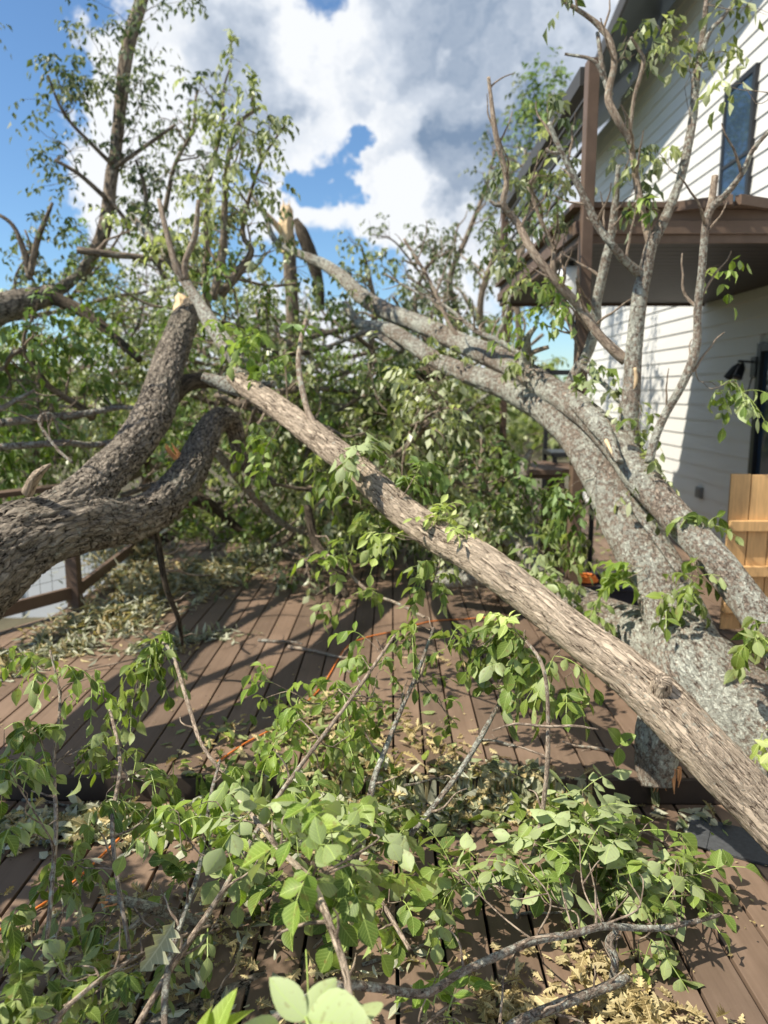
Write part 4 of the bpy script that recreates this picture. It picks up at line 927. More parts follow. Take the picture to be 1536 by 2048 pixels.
heap('leafy bough in the low heap under the left end of the brown log', 'branch', 'boughs heaped under the log tip', (430, 690, 690, 1010, 6.2, 9.0), 13, 22)
heap('leafy bough in the green heap between the snapped snag and the bar table', 'branch', 'boughs heaped beyond the brown log', (640, 950, 720, 1050, 6.2, 9.4), 23, 23, leaf=.095, n1=10)
heap('leafy bough piled at the far left edge above the oak trunk', 'branch', 'boughs piled at the left edge', (-60, 190, 750, 980, 6.6, 8.2), 10, 24, lmat='leaf_far')
heap('lush green bough hanging below the broken tree at the left edge', 'branch', 'lush boughs at the left edge', (-20, 150, 770, 860, 5.4, 6.0), 3, 25, lmat='leaf_lush', ln=(.7, 1.1), leaf=.1, hang=1.0, l1=.45)
heap('far bough at the back of the heap against the sky', 'branch', 'boughs at the back against the sky', (150, 1060, 610, 760, 9.5, 12.5), 18, 26, lmat='leaf_top', ln=(1.2, 2.2), up=.25, per=2)
heap('dark leafy bough lying low on the far deck end', 'branch', 'boughs low on the far deck end', (360, 1080, 900, 1040, 8.4, 11.0), 12, 27, ln=(1.0, 1.8), lmat='leaf_green', hang=.9)
heap('bough with hanging leaves beside the bar table', 'branch', 'boughs beside the bar table', (930, 990, 960, 1100, 5.4, 5.9), 3, 28, leaf=.09, ln=(.6, 1.1), l1=.4)
# bare grey branches crossing the heap
BARE = [
 ('long bare branch lying across the left heap above the oak', [(-30, 895, 4.9, 7), (60, 830 + 60, 5.0, 7), (130, 882, 5.1, 7), (200, 890, 5.3, 6), (300, 865, 5.6, 5)]),
 ('upper bare branch across the left heap', [(-30, 850, 5.3, 9), (80, 828, 5.4, 8), (160, 822, 5.5, 7), (240, 815, 5.6, 5), (310, 822, 5.7, 3)]),
 ('crooked thin bare stick standing over the oak trunk', [(145, 925, 4.3, 3), (115, 885, 4.4, 3), (80, 850, 4.5, 3), (95, 840, 4.6, 3), (120, 870, 4.7, 2)]),
 ('bare branch leaning at the left edge of the frame', [(-20, 830, 5.0, 6), (30, 800, 5.1, 5), (70, 780, 5.2, 3)]),
 ('dark curved limb under the green heap beyond the log', [(640, 900, 7.5, 9), (720, 850, 7.6, 14), (790, 780, 7.6, 16), (850, 750, 7.5, 15), (920, 745, 7.3, 14)]),
 ('pale vertical bare branch in front of the bar table', [(1045, 1180, 5.3, 12), (1058, 1090, 5.4, 15), (1055, 1010, 5.5, 15), (1050, 950, 5.6, 12), (1062, 900, 5.7, 6)]),
 ('thin bent branch rising left of the bar table', [(985, 1010, 6.0, 4), (965, 940, 6.0, 5), (975, 900, 6.0, 4), (960, 850, 6.1, 3)]),
 ('bare forked branch sloping down to the deck behind the oak limb', [(430, 900, 5.7, 9), (470, 950, 5.8, 9), (520, 1000, 6.0, 8), (580, 1050, 6.3, 6), (660, 1070, 6.6, 5)]),
 ('dark bare branch standing on the deck under the log', [(615, 1010, 4.9, 8), (622, 1070, 4.85, 9), (650, 1120, 4.75, 10), (680, 1165, 4.65, 9), (695, 1195, 4.6, 7)]),
 ('thin dark branch hanging down from the oak limb', [(305, 1045, 3.9, 6), (322, 1080, 3.95, 7), (345, 1170, 4.0, 6), (358, 1240, 4.05, 5), (365, 1290, 4.1, 3)]),
 ('dark broken limb lying on the litter behind the oak', [(330, 1010, 6.6, 14), (390, 1000, 6.7, 16), (440, 1030, 6.8, 12), (480, 1060, 6.9, 8)]),
 ('thin pale branch crossing the sky gap under the grey stems', [(900, 860, 6.8, 4), (960, 800, 6.9, 4), (1010, 770, 7.0, 3)]),
]
for i, (lab, rows) in enumerate(BARE):
    p, r = px_path(rows); rg = np.random.default_rng(300 + i); p[1:-1] += rg.normal(0, .015, (len(p) - 2, 3))
    root = thing('bare_branch', lab, 'branch', p[0]); m = MB(); m.tube(p, r, 14, .03, .16, 14, i); m.build('limb', M['bark_dark' if 'dark' in lab else 'bark_lichen' if 'pale' in lab or 'bare' in lab else 'bark_far'], root, smooth=True)
    sp, sr = spline(p, r, .06); m = MB()
    for a, b in side_twigs(rg, sp, sr, 5, .3, .2, .9, (0, 0, .1), wob=.3, minr=.0022): m.tube(a, b, 5, .05, cap=False)
    m.build('twigs', M['bark_twig'], root, smooth=True)
# upright leafy shoots against the sky
SH = [
 ('tall leafy shoot rising above the split end of the oak', [(415, 640, 6.6, 8), (411, 560, 6.6, 7), (414, 480, 6.6, 7), (415, 400, 6.6, 5), (425, 330, 6.6, 4), (445, 250, 6.6, 3), (447, 180, 6.6, 2), (462, 130, 6.6, 1.5)], 8, .34, 'leaf_far'),
 ('curved leafy shoot right of the tall shoot', [(425, 600, 6.4, 8), (445, 505, 6.4, 8), (450, 400, 6.4, 6), (456, 320, 6.4, 5), (475, 250, 6.4, 4), (520, 215, 6.4, 3)], 9, .42, 'leaf_far'),
 ('leafy shoot bending right over the snapped snag', [(440, 590, 6.5, 9), (480, 540, 6.5, 9), (503, 500, 6.5, 6), (485, 460, 6.5, 5), (520, 330, 6.5, 3), (570, 250, 6.5, 2)], 9, .4, 'leaf_far'),
 ('slim leafy shoot left of the oak tip', [(330, 560, 7.4, 6), (300, 480, 7.4, 5), (290, 380, 7.4, 4), (272, 320, 7.4, 3)], 8, .36, 'leaf_top'),
 ('wispy grey shoot in front of the white cloud', [(330, 420, 8.0, 5), (350, 330, 8.0, 4), (385, 260, 8.0, 3), (392, 190, 8.0, 2)], 9, .4, 'leaf_top'),
 ('leafy shoot standing between snag and grey stems', [(740, 700, 8.0, 6), (750, 620, 8.0, 5), (735, 540, 8.0, 4), (722, 490, 8.0, 2)], 7, .4, 'leaf_far'),
 ('leaning shoot in the gap right of the snag', [(860, 700, 8.5, 6), (830, 620, 8.5, 5), (850, 540, 8.5, 4), (900, 500, 8.5, 2)], 8, .45, 'leaf_top'),
 ('low leafy shoot at the left edge under the blue sky', [(40, 640, 7.0, 4), (30, 560, 7.0, 3), (60, 500, 7.0, 2), (50, 460, 7.0, 2)], 3, .35, 'leaf_top'),
 ('tall thin tree with pendulous leaves left of the balcony', [(900, 760, 10.5, 7), (915, 640, 10.5, 7), (900, 560, 10.5, 6), (935, 470, 10.5, 5), (970, 380, 10.5, 4), (990, 300, 10.5, 2)], 12, .75, 'leaf_top'),
 ('second thin tree with pendulous leaves against the balcony', [(985, 760, 9.8, 8), (960, 620, 9.8, 7), (985, 520, 9.8, 6), (1010, 440, 9.8, 5), (1020, 330, 9.8, 3)], 13, .8, 'leaf_top'),
 ('thin tree behind the left railing of the balcony', [(1040, 700, 9.5, 7), (1035, 560, 9.5, 6), (1060, 420, 9.5, 5), (1050, 300, 9.5, 3)], 11, .65, 'leaf_far'),
]
for i, (lab, rows, n1, l1, lm) in enumerate(SH):
    bough('leafy_shoot' if i < 8 else 'tree', lab, 'shoot' if i < 8 else 'tree', rows, 400 + i, n1 + 2, l1, 4, .2, 2.4, .15, 2, .085, .55, 'lo', lm, 'bark_far', (0, 0, .1), (0, 0, -.15), .4, 8, .12, None, .4, 1.0, 1.0, part=('trunk' if i > 7 else 'limb', 'twigs', 'foliage'))
# leaf clumps on the upper left broken tree
for i, (a, c, rx, ry, n, lm) in enumerate([
    ((130, 230, 7.1), (140, 165, 7.1), 55, 42, 85, 'leaf_top'), ((130, 230, 7.1), (85, 190, 7.1), 45, 30, 9, 'leaf_top'), ((245, 200, 7.5), (290, 120, 7.5), 85, 90, 48, 'leaf_top'), ((265, 60, 7.7), (220, 40, 7.6), 60, 50, 22, 'leaf_top'),
    ((265, 60, 7.7), (350, 30, 7.5), 90, 60, 34, 'leaf_top'), ((240, 180, 7.5), (190, 110, 7.4), 50, 50, 18, 'leaf_top'), ((232, 300, 7.4), (330, 170, 7.4), 70, 70, 26, 'leaf_top'), ((222, 350, 7.3), (300, 280, 7.3), 70, 60, 18, 'leaf_top'),
    ((160, 350, 7.1), (120, 290, 7.1), 60, 50, 14, 'leaf_top'), ((160, 350, 7.1), (150, 370, 7.1), 60, 60, 16, 'leaf_top'), ((110, 320, 7.1), (180, 250, 7.1), 40, 60, 12, 'leaf_top'), ((195, 490, 7.2), (150, 470, 7.1), 60, 60, 20, 'leaf_top'),
    ((205, 470, 7.2), (280, 440, 7.2), 60, 50, 12, 'leaf_top'), ((75, 480, 6.8), (80, 450, 6.8), 50, 50, 12, 'leaf_top'), ((195, 490, 7.2), (200, 560, 7.1), 80, 50, 22, 'leaf_far'), ((-20, 60, 7.4), (-10, 70, 7.4), 15, 15, 4, 'leaf_top')]):
    cluster(ut, a, c, rx, ry, n, .08, lm, .3, 'lo', 2, .2, .5, .8, .4, i, r0=.006, bmat='bark_far')
bough('', '', '', None, 990, 9, .5, 4, .28, 4, .18, 2, .09, .5, 'lo', 'leaf_far', 'bark_far', (.1, -.1, -.1), None, .3, 8, .2, root=ut, part=('limb', 'twigs', 'foliage'), wpath=(np.array([(-2.8, 2.4, 1.6), (-2.35, 2.0, 1.75), (-2.0, 1.6, 1.75), (-1.9, 1.2, 1.6)]), np.array([.05, .035, .02, .01])))  # unseen leafy bough, added to shade the lower left foreground
for k_, (w_, q_) in enumerate((([(-3.0, 4.0, 2.2), (-3.3, 5.2, 3.2), (-3.62, 6.4, 3.9)], .055), ([(-2.95, 3.2, 2.1), (-3.1, 4.2, 3.3), (-3.35, 5.3, 4.4)], .045), ([(-2.85, 2.6, 1.8), (-2.9, 3.2, 2.6), (-3.0, 3.9, 3.6)], .035))):  # limbs added out of view to cast slim shadows across the deck
    m = MB(); p3, r3 = spline(np.array(w_), np.array([q_, q_ * .8, q_ * .45]), .05); m.tube(p3, r3, 16, .05, .12, 12, k_, smooth=False)
    m.build('limb', M['bark_oak'], ut, smooth=True); m = MB()
    for a_, b_ in side_twigs(np.random.default_rng(60 + k_), p3, r3, 7, .7, .15, .8, (-.1, 0, .2), wob=.2): m.tube(a_, b_, 6, .06, cap=False)
    m.build('twigs', M['bark_far'], ut, smooth=True)
for k_, w_ in enumerate(([(-2.8, 1.4, 1.35), (-2.4, 1.6, 1.5), (-1.95, 1.9, 1.5)], [(-2.8, 2.0, 1.8), (-2.4, 1.9, 1.95), (-1.95, 1.6, 1.9)])):
    bough('', '', '', None, 995 + k_, 9, .34, 4, .22, 4, .16, 2, .09, .5, 'lo', 'leaf_far', 'bark_far', (0, -.1, -.05), None, .3, 8, .2, root=ut, part=('limb', 'twigs', 'foliage'), wpath=(np.array(w_), np.array([.04, .03, .012])))  # more boughs added outside the frame to deepen shade at lower left
for i, (a, c, rx, ry, n, lm) in enumerate([((397, 400, 5.5), (400, 400, 5.5), 20, 40, 5, 'leaf_far'), ((262, 430, 6.0), (265, 440, 6.0), 40, 40, 7, 'leaf_far'), ((350, 530, 5.6), (340, 480, 5.6), 50, 60, 14, 'leaf_far'), ((370, 525, 5.5), (385, 530, 5.4), 50, 40, 9, 'leaf_lush'),
    ((480, 740, 4.7), (510, 690, 4.6), 50, 35, 16, 'leaf_bright'), ((450, 685, 5.0), (480, 660, 4.9), 45, 30, 9, 'leaf_bright'), ((500, 790, 4.5), (495, 880, 4.5), 35, 55, 12, 'leaf_lush'), ((560, 850, 4.2), (530, 920, 4.2), 28, 35, 6, 'leaf_bright'),
    ((605, 700, 4.3), (560, 700, 4.4), 60, 50, 10, 'leaf_lush'), ((640, 870, 3.95), (650, 930, 4.1), 60, 60, 14, 'leaf_green'), ((720, 965, 3.75), (700, 1010, 3.9), 70, 60, 18, 'leaf_green'), ((800, 1030, 3.45), (770, 1060, 3.6), 55, 60, 16, 'leaf_green'),
    ((740, 940, 3.65), (730, 885, 3.6), 50, 38, 14, 'leaf_pale'), ((800, 1000, 3.4), (790, 950, 3.5), 60, 40, 12, 'leaf_lush'), ((870, 1050, 3.2), (930, 1050, 3.2), 60, 25, 12, 'leaf_bud'), ((860, 1060, 3.2), (880, 1048, 3.15), 28, 22, 6, 'leaf_bud'),
    ((880, 1100, 3.2), (850, 1165, 3.25), 30, 45, 9, 'leaf_green'), ((850, 1090, 3.25), (760, 1085, 3.25), 22, 32, 4, 'leaf_bud'), ((1050, 1260, 2.85), (1000, 1310, 2.9), 85, 55, 26, 'leaf_green'), ((1010, 1250, 2.85), (930, 1280, 2.95), 60, 40, 16, 'leaf_green'),
    ((1120, 1300, 2.75), (1110, 1360, 2.8), 50, 40, 14, 'leaf_green'), ((1050, 1260, 2.85), (1000, 1385, 2.85), 26, 40, 9, 'leaf_pale'), ((1050, 1280, 2.8), (1020, 1255, 2.75), 30, 22, 4, 'leaf_bud')]):
    near = c[2] < 4.1
    cluster(lg, a, c, rx, ry, n, .062 if lm == 'leaf_bud' else .088, lm, .8 if lm == 'leaf_pale' else .2, 'hi' if near else 'mid', 2, .13, .45, .6, .35, 50 + i)
# leaf clumps on the lichen tree
for i, (a, c, rx, ry, n, lm) in enumerate([
    ((1163, 720, 4.7), (1200, 760, 4.5), 50, 50, 13, 'leaf_pale'), ((1250, 800, 4.3), (1235, 830, 4.3), 50, 50, 14, 'leaf_far'), ((1262, 790, 4.2), (1290, 850, 4.25), 28, 45, 9, 'leaf_green'), ((1200, 930, 4.3), (1150, 1020, 4.3), 35, 55, 16, 'leaf_lush'),
    ((1290, 1130, 3.8), (1225, 1140, 3.9), 38, 32, 14, 'leaf_bright'), ((1120, 1190, 4.6), (1110, 1185, 4.1), 60, 50, 16, 'leaf_pale'), ((1040, 1150, 4.9), (1060, 1110, 4.4), 70, 45, 16, 'leaf_pale'), ((1040, 1100, 5.0), (1010, 1050, 4.9), 60, 50, 14, 'leaf_pale'),
    ((1050, 1010, 5.3), (1010, 1010, 5.2), 60, 40, 14, 'leaf_lush'), ((1120, 1100, 5.0), (1120, 1090, 4.7), 50, 40, 16, 'leaf_green'), ((1130, 1000, 4.8), (1120, 1000, 4.8), 30, 40, 9, 'leaf_lush'), ((1060, 1060, 5.2), (1110, 1060, 5.0), 40, 40, 10, 'leaf_lush'), ((1180, 1225, 4.2), (1180, 1215, 3.9), 35, 30, 9, 'leaf_bright'), ((1300, 925, 3.98), (1325, 955, 3.95), 45, 45, 14, 'leaf_far'), ((1388, 730, 4.0), (1440, 790, 4.0), 38, 40, 12, 'leaf_pale'), ((1400, 1100, 3.6), (1370, 1190, 3.5), 50, 50, 16, 'leaf_green'),
    ((1560, 1290, 3.2), (1490, 1280, 3.2), 40, 55, 12, 'leaf_green'), ((1390, 1060, 3.7), (1400, 1045, 3.7), 40, 18, 6, 'leaf_green'), ((1408, 550, 4.0), (1440, 550, 4.0), 18, 28, 4, 'leaf_bright'), ((1112, 562, 4.5), (1135, 590, 4.5), 28, 35, 8, 'leaf_bright'),
    ((1125, 600, 4.9), (1065, 640, 4.9), 40, 35, 10, 'leaf_bright'), ((1333, 430, 4.42), (1300, 420, 4.4), 14, 16, 3, 'leaf_bright'), ((1098, 245, 4.3), (1100, 215, 4.4), 30, 30, 6, 'leaf_top'), ((1230, 130, 4.55), (1260, 110, 4.6), 40, 50, 9, 'leaf_top'),
    ((1393, 150, 4.5), (1360, 60, 4.5), 50, 50, 14, 'leaf_far'), ((1395, 140, 4.5), (1440, 95, 4.5), 40, 30, 8, 'leaf_far'), ((1416, 10, 4.5), (1510, 20, 4.5), 50, 22, 9, 'leaf_far'), ((1385, 250, 4.5), (1390, 115, 4.5), 30, 30, 4, 'leaf_far'), ((1258, 285, 4.5), (1280, 270, 4.6), 40, 60, 11, 'leaf_top'),
    ((1273, 370, 4.5), (1265, 400, 4.6), 40, 50, 8, 'leaf_top'), ((1363, 350, 4.45), (1290, 330, 4.5), 40, 50, 7, 'leaf_far'), ((1128, 3, 4.6), (1120, 10, 4.6), 25, 16, 3, 'leaf_top'), ((1536, 200, 4.0), (1455, 165, 4.1), 16, 20, 3, 'leaf_far'),
    ((1003, 410, 4.6), (1030, 450, 4.8), 60, 90, 18, 'leaf_top'), ((1105, 500, 4.9), (1085, 400, 5.2), 60, 80, 20, 'leaf_top'), ((1073, 350, 4.9), (1110, 320, 5.3), 50, 70, 16, 'leaf_far'), ((1068, 510, 4.55), (1050, 540, 5.0), 60, 60, 16, 'leaf_far'), ((1118, 565, 4.5), (1080, 590, 4.9), 45, 40, 10, 'leaf_lush'), ((990, 275, 4.65), (1000, 330, 4.7), 26, 50, 5, 'leaf_top'), ((1048, 745, 5.1), (1000, 720, 5.1), 50, 40, 8, 'leaf_far'), ((918, 690, 5.8), (900, 650, 5.9), 80, 40, 12, 'leaf_far'), ((768, 620, 6.8), (700, 610, 6.9), 80, 50, 16, 'leaf_far'),
    ((690, 608, 6.9), (650, 660, 6.9), 60, 50, 14, 'leaf_lush'), ((550, 480, 8.1), (560, 520, 8.1), 60, 40, 8, 'leaf_far'), ((1540, 1440, 3.1), (1535, 1470, 3.0), 20, 25, 4, 'leaf_bud')]):
    near = c[2] < 4.3
    cluster(lt, a, c, rx, ry, n, .088, lm, .75 if lm == 'leaf_pale' else .25, 'hi' if near and c[1] > 680 else 'mid' if near else 'lo', 2, .15, .5, .9, .4, 150 + i)
# green clump of a tree top seen past the roof edge
tt = bough('tree', 'bright green tree top showing left of the roof edge', 'tree', [(1000, 760, 11.5, 9), (1030, 560, 11.5, 8), (1060, 400, 11.5, 7), (1090, 280, 11.5, 5), (1100, 190, 11.5, 3)], 77, 12, .7, 5, .35, 3, .2, 2, .1, .5, 'lo', 'leaf_lush', 'bark_far', (0, 0, .15), (0, 0, 0), .3, 8, .45, None, .3, part=('trunk', 'twigs', 'foliage'), hang=.6)

cluster(tt, (1090, 280, 11.5), (1105, 210, 10.6), 55, 75, 130, .11, 'leaf_lush', .25, 'lo', 2, .25, .4, .5, .3, 5, r0=.012, bmat='bark_far', name='foliage')
cluster(tt, (1080, 320, 11.5), (1045, 190, 10.8), 24, 24, 22, .11, 'leaf_top', .25, 'lo', 2, .25, .4, .5, .3, 6, r0=.01, bmat='bark_far', name='foliage')
# ================================================================== far woods (one mass) and shrubs behind the heap
fw = MB(); rg = np.random.default_rng(9)
n = 26000; ang = rg.uniform(-1.15, 1.15, n); dist = rg.uniform(34, 60, n)
hgt = 1.2 + 3.6 * fbm(np.stack([ang * 9, dist * .05, 0 * ang], -1), 3) ** 1.2
zz = -1.2 + hgt * rg.random(n) ** .7; X_ = np.sin(ang) * dist; Y_ = np.cos(ang) * dist
leaves(fw, np.stack([X_, Y_, zz], -1), rg.normal(0, 1, (n, 3)), rg.normal(0, 1, (n, 3)) + [0, -.4, .6], rg.uniform(.35, .8, n), rg.uniform(.7, 1.1, n), rg.random(n), T_LO)
tag(fw.build('far_woods', M['leaf_far']), 'distant woodland beyond the deck', 'woods', kind='stuff')
heap('low green shrub growing behind the deck end', 'shrub', 'shrubs behind the deck', (-150, 1150, 745, 900, 12, 17), 26, 31, lmat='leaf_green', ln=(1.5, 2.6), l1=1.0, leaf=.16, name='shrub', up=.3)
# ================================================================== foreground
def stick(name, lab, rows, seed, mat='bark_twig', seg=14, parts=None, nt_=6, tl=.16, cat='branch', disp=.14):
    p, r = px_path(rows); rg = np.random.default_rng(seed); root = thing(name, lab, cat, p[0])
    m = MB(); m.tube(p, r, seg, .012, disp, 18, seed); m.build('limb', M[mat], root, smooth=True)
    if nt_:
        sp, sr = spline(p, r, .04); m = MB()
        for a, b in side_twigs(rg, sp, sr, nt_, tl, .1, .9, (0, 0, .12), wob=.22, minr=.0016): m.tube(a, b, 6, .03, cap=False)
        m.build('twigs', M['bark_twig'], root, smooth=True)
    return root
def many(root, rows, seed, **kw):
    for i, (a, c, rx, ry, n, lm, fl, leaf) in enumerate(rows):
        cluster(root, a, c, rx, ry, n, leaf, lm, fl, 'hi', seed=seed + i, **kw)
a = stick('fallen_branch', 'long forked grey branch lying across the bottom right under the pale leaves', [(470, 2110, 1.40, 11), (560, 2030, 1.45, 10), (670, 1973, 1.52, 10), (760, 1976, 1.58, 10), (849, 1987, 1.62, 10), (920, 1946, 1.70, 9), (1000, 1910, 1.78, 9), (1068, 1882, 1.86, 9), (1148, 1868, 1.93, 8), (1208, 1853, 1.98, 8), (1308, 1857, 2.05, 7), (1380, 1845, 2.1, 6), (1440, 1830, 2.14, 4)], 1, 'bark_lichen', 20)
K = dict(Lr=.16, droop=.3, hang=.25, wilt=.2, pairs=2, width=.62)
many(a, [
 ((1160, 1862, 1.95), (1110, 1700, 2.35), 70, 60, 15, 'leaf_pale', .6, .088), ((1208, 1850, 2.0), (1190, 1690, 2.35), 70, 60, 16, 'leaf_pale', .6, .088), ((1208, 1850, 2.0), (1270, 1720, 2.4), 60, 60, 15, 'leaf_pale', .6, .088),
 ((1308, 1857, 2.05), (1350, 1740, 2.4), 60, 50, 13, 'leaf_pale', .6, .085), ((1308, 1857, 2.05), (1300, 1640, 2.6), 50, 40, 7, 'leaf_pale', .6, .088), ((1068, 1882, 1.9), (1000, 1730, 2.3), 70, 50, 12, 'leaf_pale', .7, .082),
 ((1068, 1882, 1.9), (930, 1770, 2.2), 60, 50, 10, 'leaf_green', .5, .08), ((1208, 1853, 2.0), (1200, 1800, 2.3), 80, 50, 12, 'leaf_green', .5, .08), ((1308, 1857, 2.05), (1330, 1830, 2.2), 60, 30, 8, 'leaf_green', .6, .07),
 ((1308, 1857, 2.05), (1300, 1920, 2.1), 45, 40, 8, 'leaf_green', .5, .08), ((1360, 1850, 2.05), (1385, 1770, 2.35), 45, 45, 8, 'leaf_pale', .6, .08), ((1148, 1868, 1.95), (1060, 1620, 2.6), 60, 40, 8, 'leaf_green', .5, .08), ((1208, 1850, 2.0), (1150, 1600, 2.65), 45, 35, 7, 'leaf_pale', .7, .085)], 500, **K)
stick('fallen_branch', 'thick grey branch lying at the bottom edge right of centre', [(960, 2120, 1.7, 13), (1028, 2050, 1.78, 12), (1118, 2010, 1.85, 12), (1193, 1982, 1.92, 11), (1235, 1965, 1.95, 12), (1255, 1955, 1.97, 9)], 2, 'bark_lichen', 20)
stick('fallen_branch', 'short upright grey branch stub in the litter at the bottom right', [(1225, 1960, 2.0, 9), (1230, 1920, 2.05, 9), (1218, 1885, 2.08, 10), (1235, 1860, 2.1, 6)], 3, 'bark_lichen', 16, nt_=3)
stick('fallen_branch', 'dark mossy bough on the lower deck at the bottom left', [(230, 2130, 1.75, 24), (330, 2045, 1.85, 24), (430, 2005, 1.95, 23), (525, 1962, 2.05, 22), (625, 1918, 2.15, 20), (720, 1880, 2.25, 17), (790, 1830, 2.35, 12), (850, 1770, 2.5, 6)], 4, 'bark_oak', 28)
b = stick('leafy_branch', 'arching pale peeled stem with big round green leaves near the centre bottom', [(712, 2110, 1.22, 8), (692, 1950, 1.34, 8), (660, 1850, 1.42, 8), (622, 1762, 1.52, 7), (560, 1700, 1.62, 6), (520, 1650, 1.72, 5), (478, 1600, 1.82, 4)], 5, 'bark_brown', 18, nt_=4)
many(b, [
 ((622, 1762, 1.52), (640, 1680, 1.55), 60, 50, 7, 'leaf_bright', .15, .07), ((622, 1762, 1.52), (710, 1720, 1.7), 60, 50, 9, 'leaf_green', .2, .075), ((560, 1700, 1.62), (560, 1640, 1.7), 45, 40, 6, 'leaf_pale', .6, .068),
 ((622, 1762, 1.52), (690, 1830, 1.7), 35, 70, 9, 'leaf_bright', .1, .07), ((520, 1650, 1.72), (470, 1620, 1.8), 50, 40, 6, 'leaf_pale', .6, .07), ((622, 1762, 1.52), (760, 1640, 1.9), 70, 50, 10, 'leaf_pale', .6, .075)], 540, Lr=.12, droop=.35, hang=.4, wilt=.2, pairs=2, width=.7)
c = stick('leafy_branch', 'thin stem tipped with bright green leaves in front of the step', [(240, 2110, 1.5, 7), (350, 1925, 1.75, 7), (450, 1775, 1.95, 6), (520, 1650, 2.1, 5), (580, 1560, 2.3, 5), (700, 1400, 2.6, 4), (790, 1270, 2.85, 3)], 6, nt_=7)
many(c, [
 ((450, 1720, 2.0), (350, 1630, 2.0), 50, 40, 5, 'leaf_bright', .3, .085), ((480, 1640, 2.1), (400, 1600, 2.1), 60, 40, 6, 'leaf_bright', .35, .08), ((520, 1650, 2.1), (500, 1570, 2.3), 60, 40, 8, 'leaf_bright', .2, .08), ((580, 1560, 2.3), (600, 1600, 2.3), 60, 40, 8, 'leaf_green', .2, .085),
 ((580, 1560, 2.3), (610, 1540, 2.4), 60, 30, 7, 'leaf_bright', .2, .08), ((700, 1400, 2.6), (700, 1430, 2.8), 45, 60, 10, 'leaf_bright', .2, .075), ((700, 1400, 2.6), (640, 1370, 2.8), 60, 50, 10, 'leaf_bright', .2, .075), ((740, 1340, 2.7), (710, 1310, 2.9), 50, 40, 7, 'leaf_bright', .15, .075),
 ((640, 1480, 2.5), (560, 1460, 2.7), 60, 50, 9, 'leaf_bright', .2, .075), ((700, 1400, 2.7), (540, 1385, 2.9), 50, 35, 6, 'leaf_bright', .2, .07), ((700, 1400, 2.6), (780, 1380, 2.8), 40, 40, 4, 'leaf_green', .2, .075), ((640, 1480, 2.5), (700, 1520, 2.6), 60, 35, 7, 'leaf_green', .3, .08)], 560, Lr=.13, droop=.6, hang=.9, wilt=.45, pairs=2)
stick('fallen_branch', 'tall thin bare stem with a crossing twig standing right of centre', [(1030, 1850, 2.3, 6), (1040, 1790, 2.32, 6), (1055, 1745, 2.34, 6), (1075, 1680, 2.38, 6), (1088, 1600, 2.42, 5), (1096, 1500, 2.46, 5), (1094, 1380, 2.52, 4), (1080, 1320, 2.56, 4), (1052, 1282, 2.62, 3)], 7, nt_=2)
p_, r_ = px_path([(985, 1461, 2.5, 2), (1030, 1448, 2.48, 3), (1095, 1453, 2.46, 3), (1150, 1452, 2.44, 3), (1196, 1459, 2.42, 2)]); m = MB(); m.tube(p_, r_, 8, .02, .15)
tag(m.build('fallen_twig', M['bark_twig'], smooth=True), 'thin bare twig crossing the tall stem like the arm of a cross', 'twig')
stick('fallen_branch', 'lichened stick leaning from the litter toward the drooping leaves', [(820, 1670, 2.55, 7), (858, 1625, 2.6, 6), (918, 1545, 2.7, 6), (958, 1480, 2.8, 6), (1000, 1405, 2.9, 4)], 8, 'bark_lichen', nt_=4)
d_ = stick('fallen_branch', 'lichened stick standing in the middle of the deck litter', [(700, 1760, 2.4, 8), (730, 1640, 2.5, 8), (748, 1560, 2.6, 7), (770, 1500, 2.7, 6), (800, 1425, 2.8, 5), (835, 1345, 2.9, 4), (868, 1255, 3.0, 3)], 9, 'bark_lichen', nt_=8)
many(d_, [((830, 1350, 2.9), (905, 1440, 2.9), 42, 20, 5, 'leaf_green', .1, .06), ((860, 1260, 3.0), (850, 1280, 2.95), 50, 30, 8, 'leaf_green', .2, .07), ((748, 1560, 2.6), (800, 1600, 2.7), 60, 40, 8, 'leaf_green', .4, .075)], 590, Lr=.12, droop=.5, hang=.8, wilt=.4)
stick('fallen_branch', 'dark thin stick in the leaves left of the arching stem', [(330, 2100, 1.5, 7), (330, 1990, 1.65, 8), (345, 1900, 1.75, 7), (375, 1810, 1.9, 5), (400, 1730, 2.0, 5), (420, 1600, 2.2, 4), (440, 1520, 2.4, 3)], 10, 'bark_lichen', nt_=7)
stick('fallen_branch', 'thin stick lying over the litter at the bottom left', [(0, 1990, 1.8, 6), (90, 1930, 1.95, 5), (200, 1900, 2.05, 6), (320, 1810, 2.2, 7), (360, 1830, 2.25, 8), (250, 1790, 2.3, 9), (205, 1798, 2.3, 7)][:4], 11, nt_=5)
s = stick('fallen_branch', 'broken lichened stub with a bright orange torn end at the lower left', [(214, 1800, 1.95, 10), (250, 1802, 1.98, 11), (300, 1815, 2.02, 12), (360, 1832, 2.08, 13), (420, 1850, 2.12, 10)], 12, 'bark_lichen', 18, nt_=2)
m = MB(); splinter(m, P(213, 1800, 1.95), P(180, 1798, 1.93) - P(214, 1800, 1.95), .014, 8, .03, 5); m.build('torn_end', M['splinter_orange'], s)
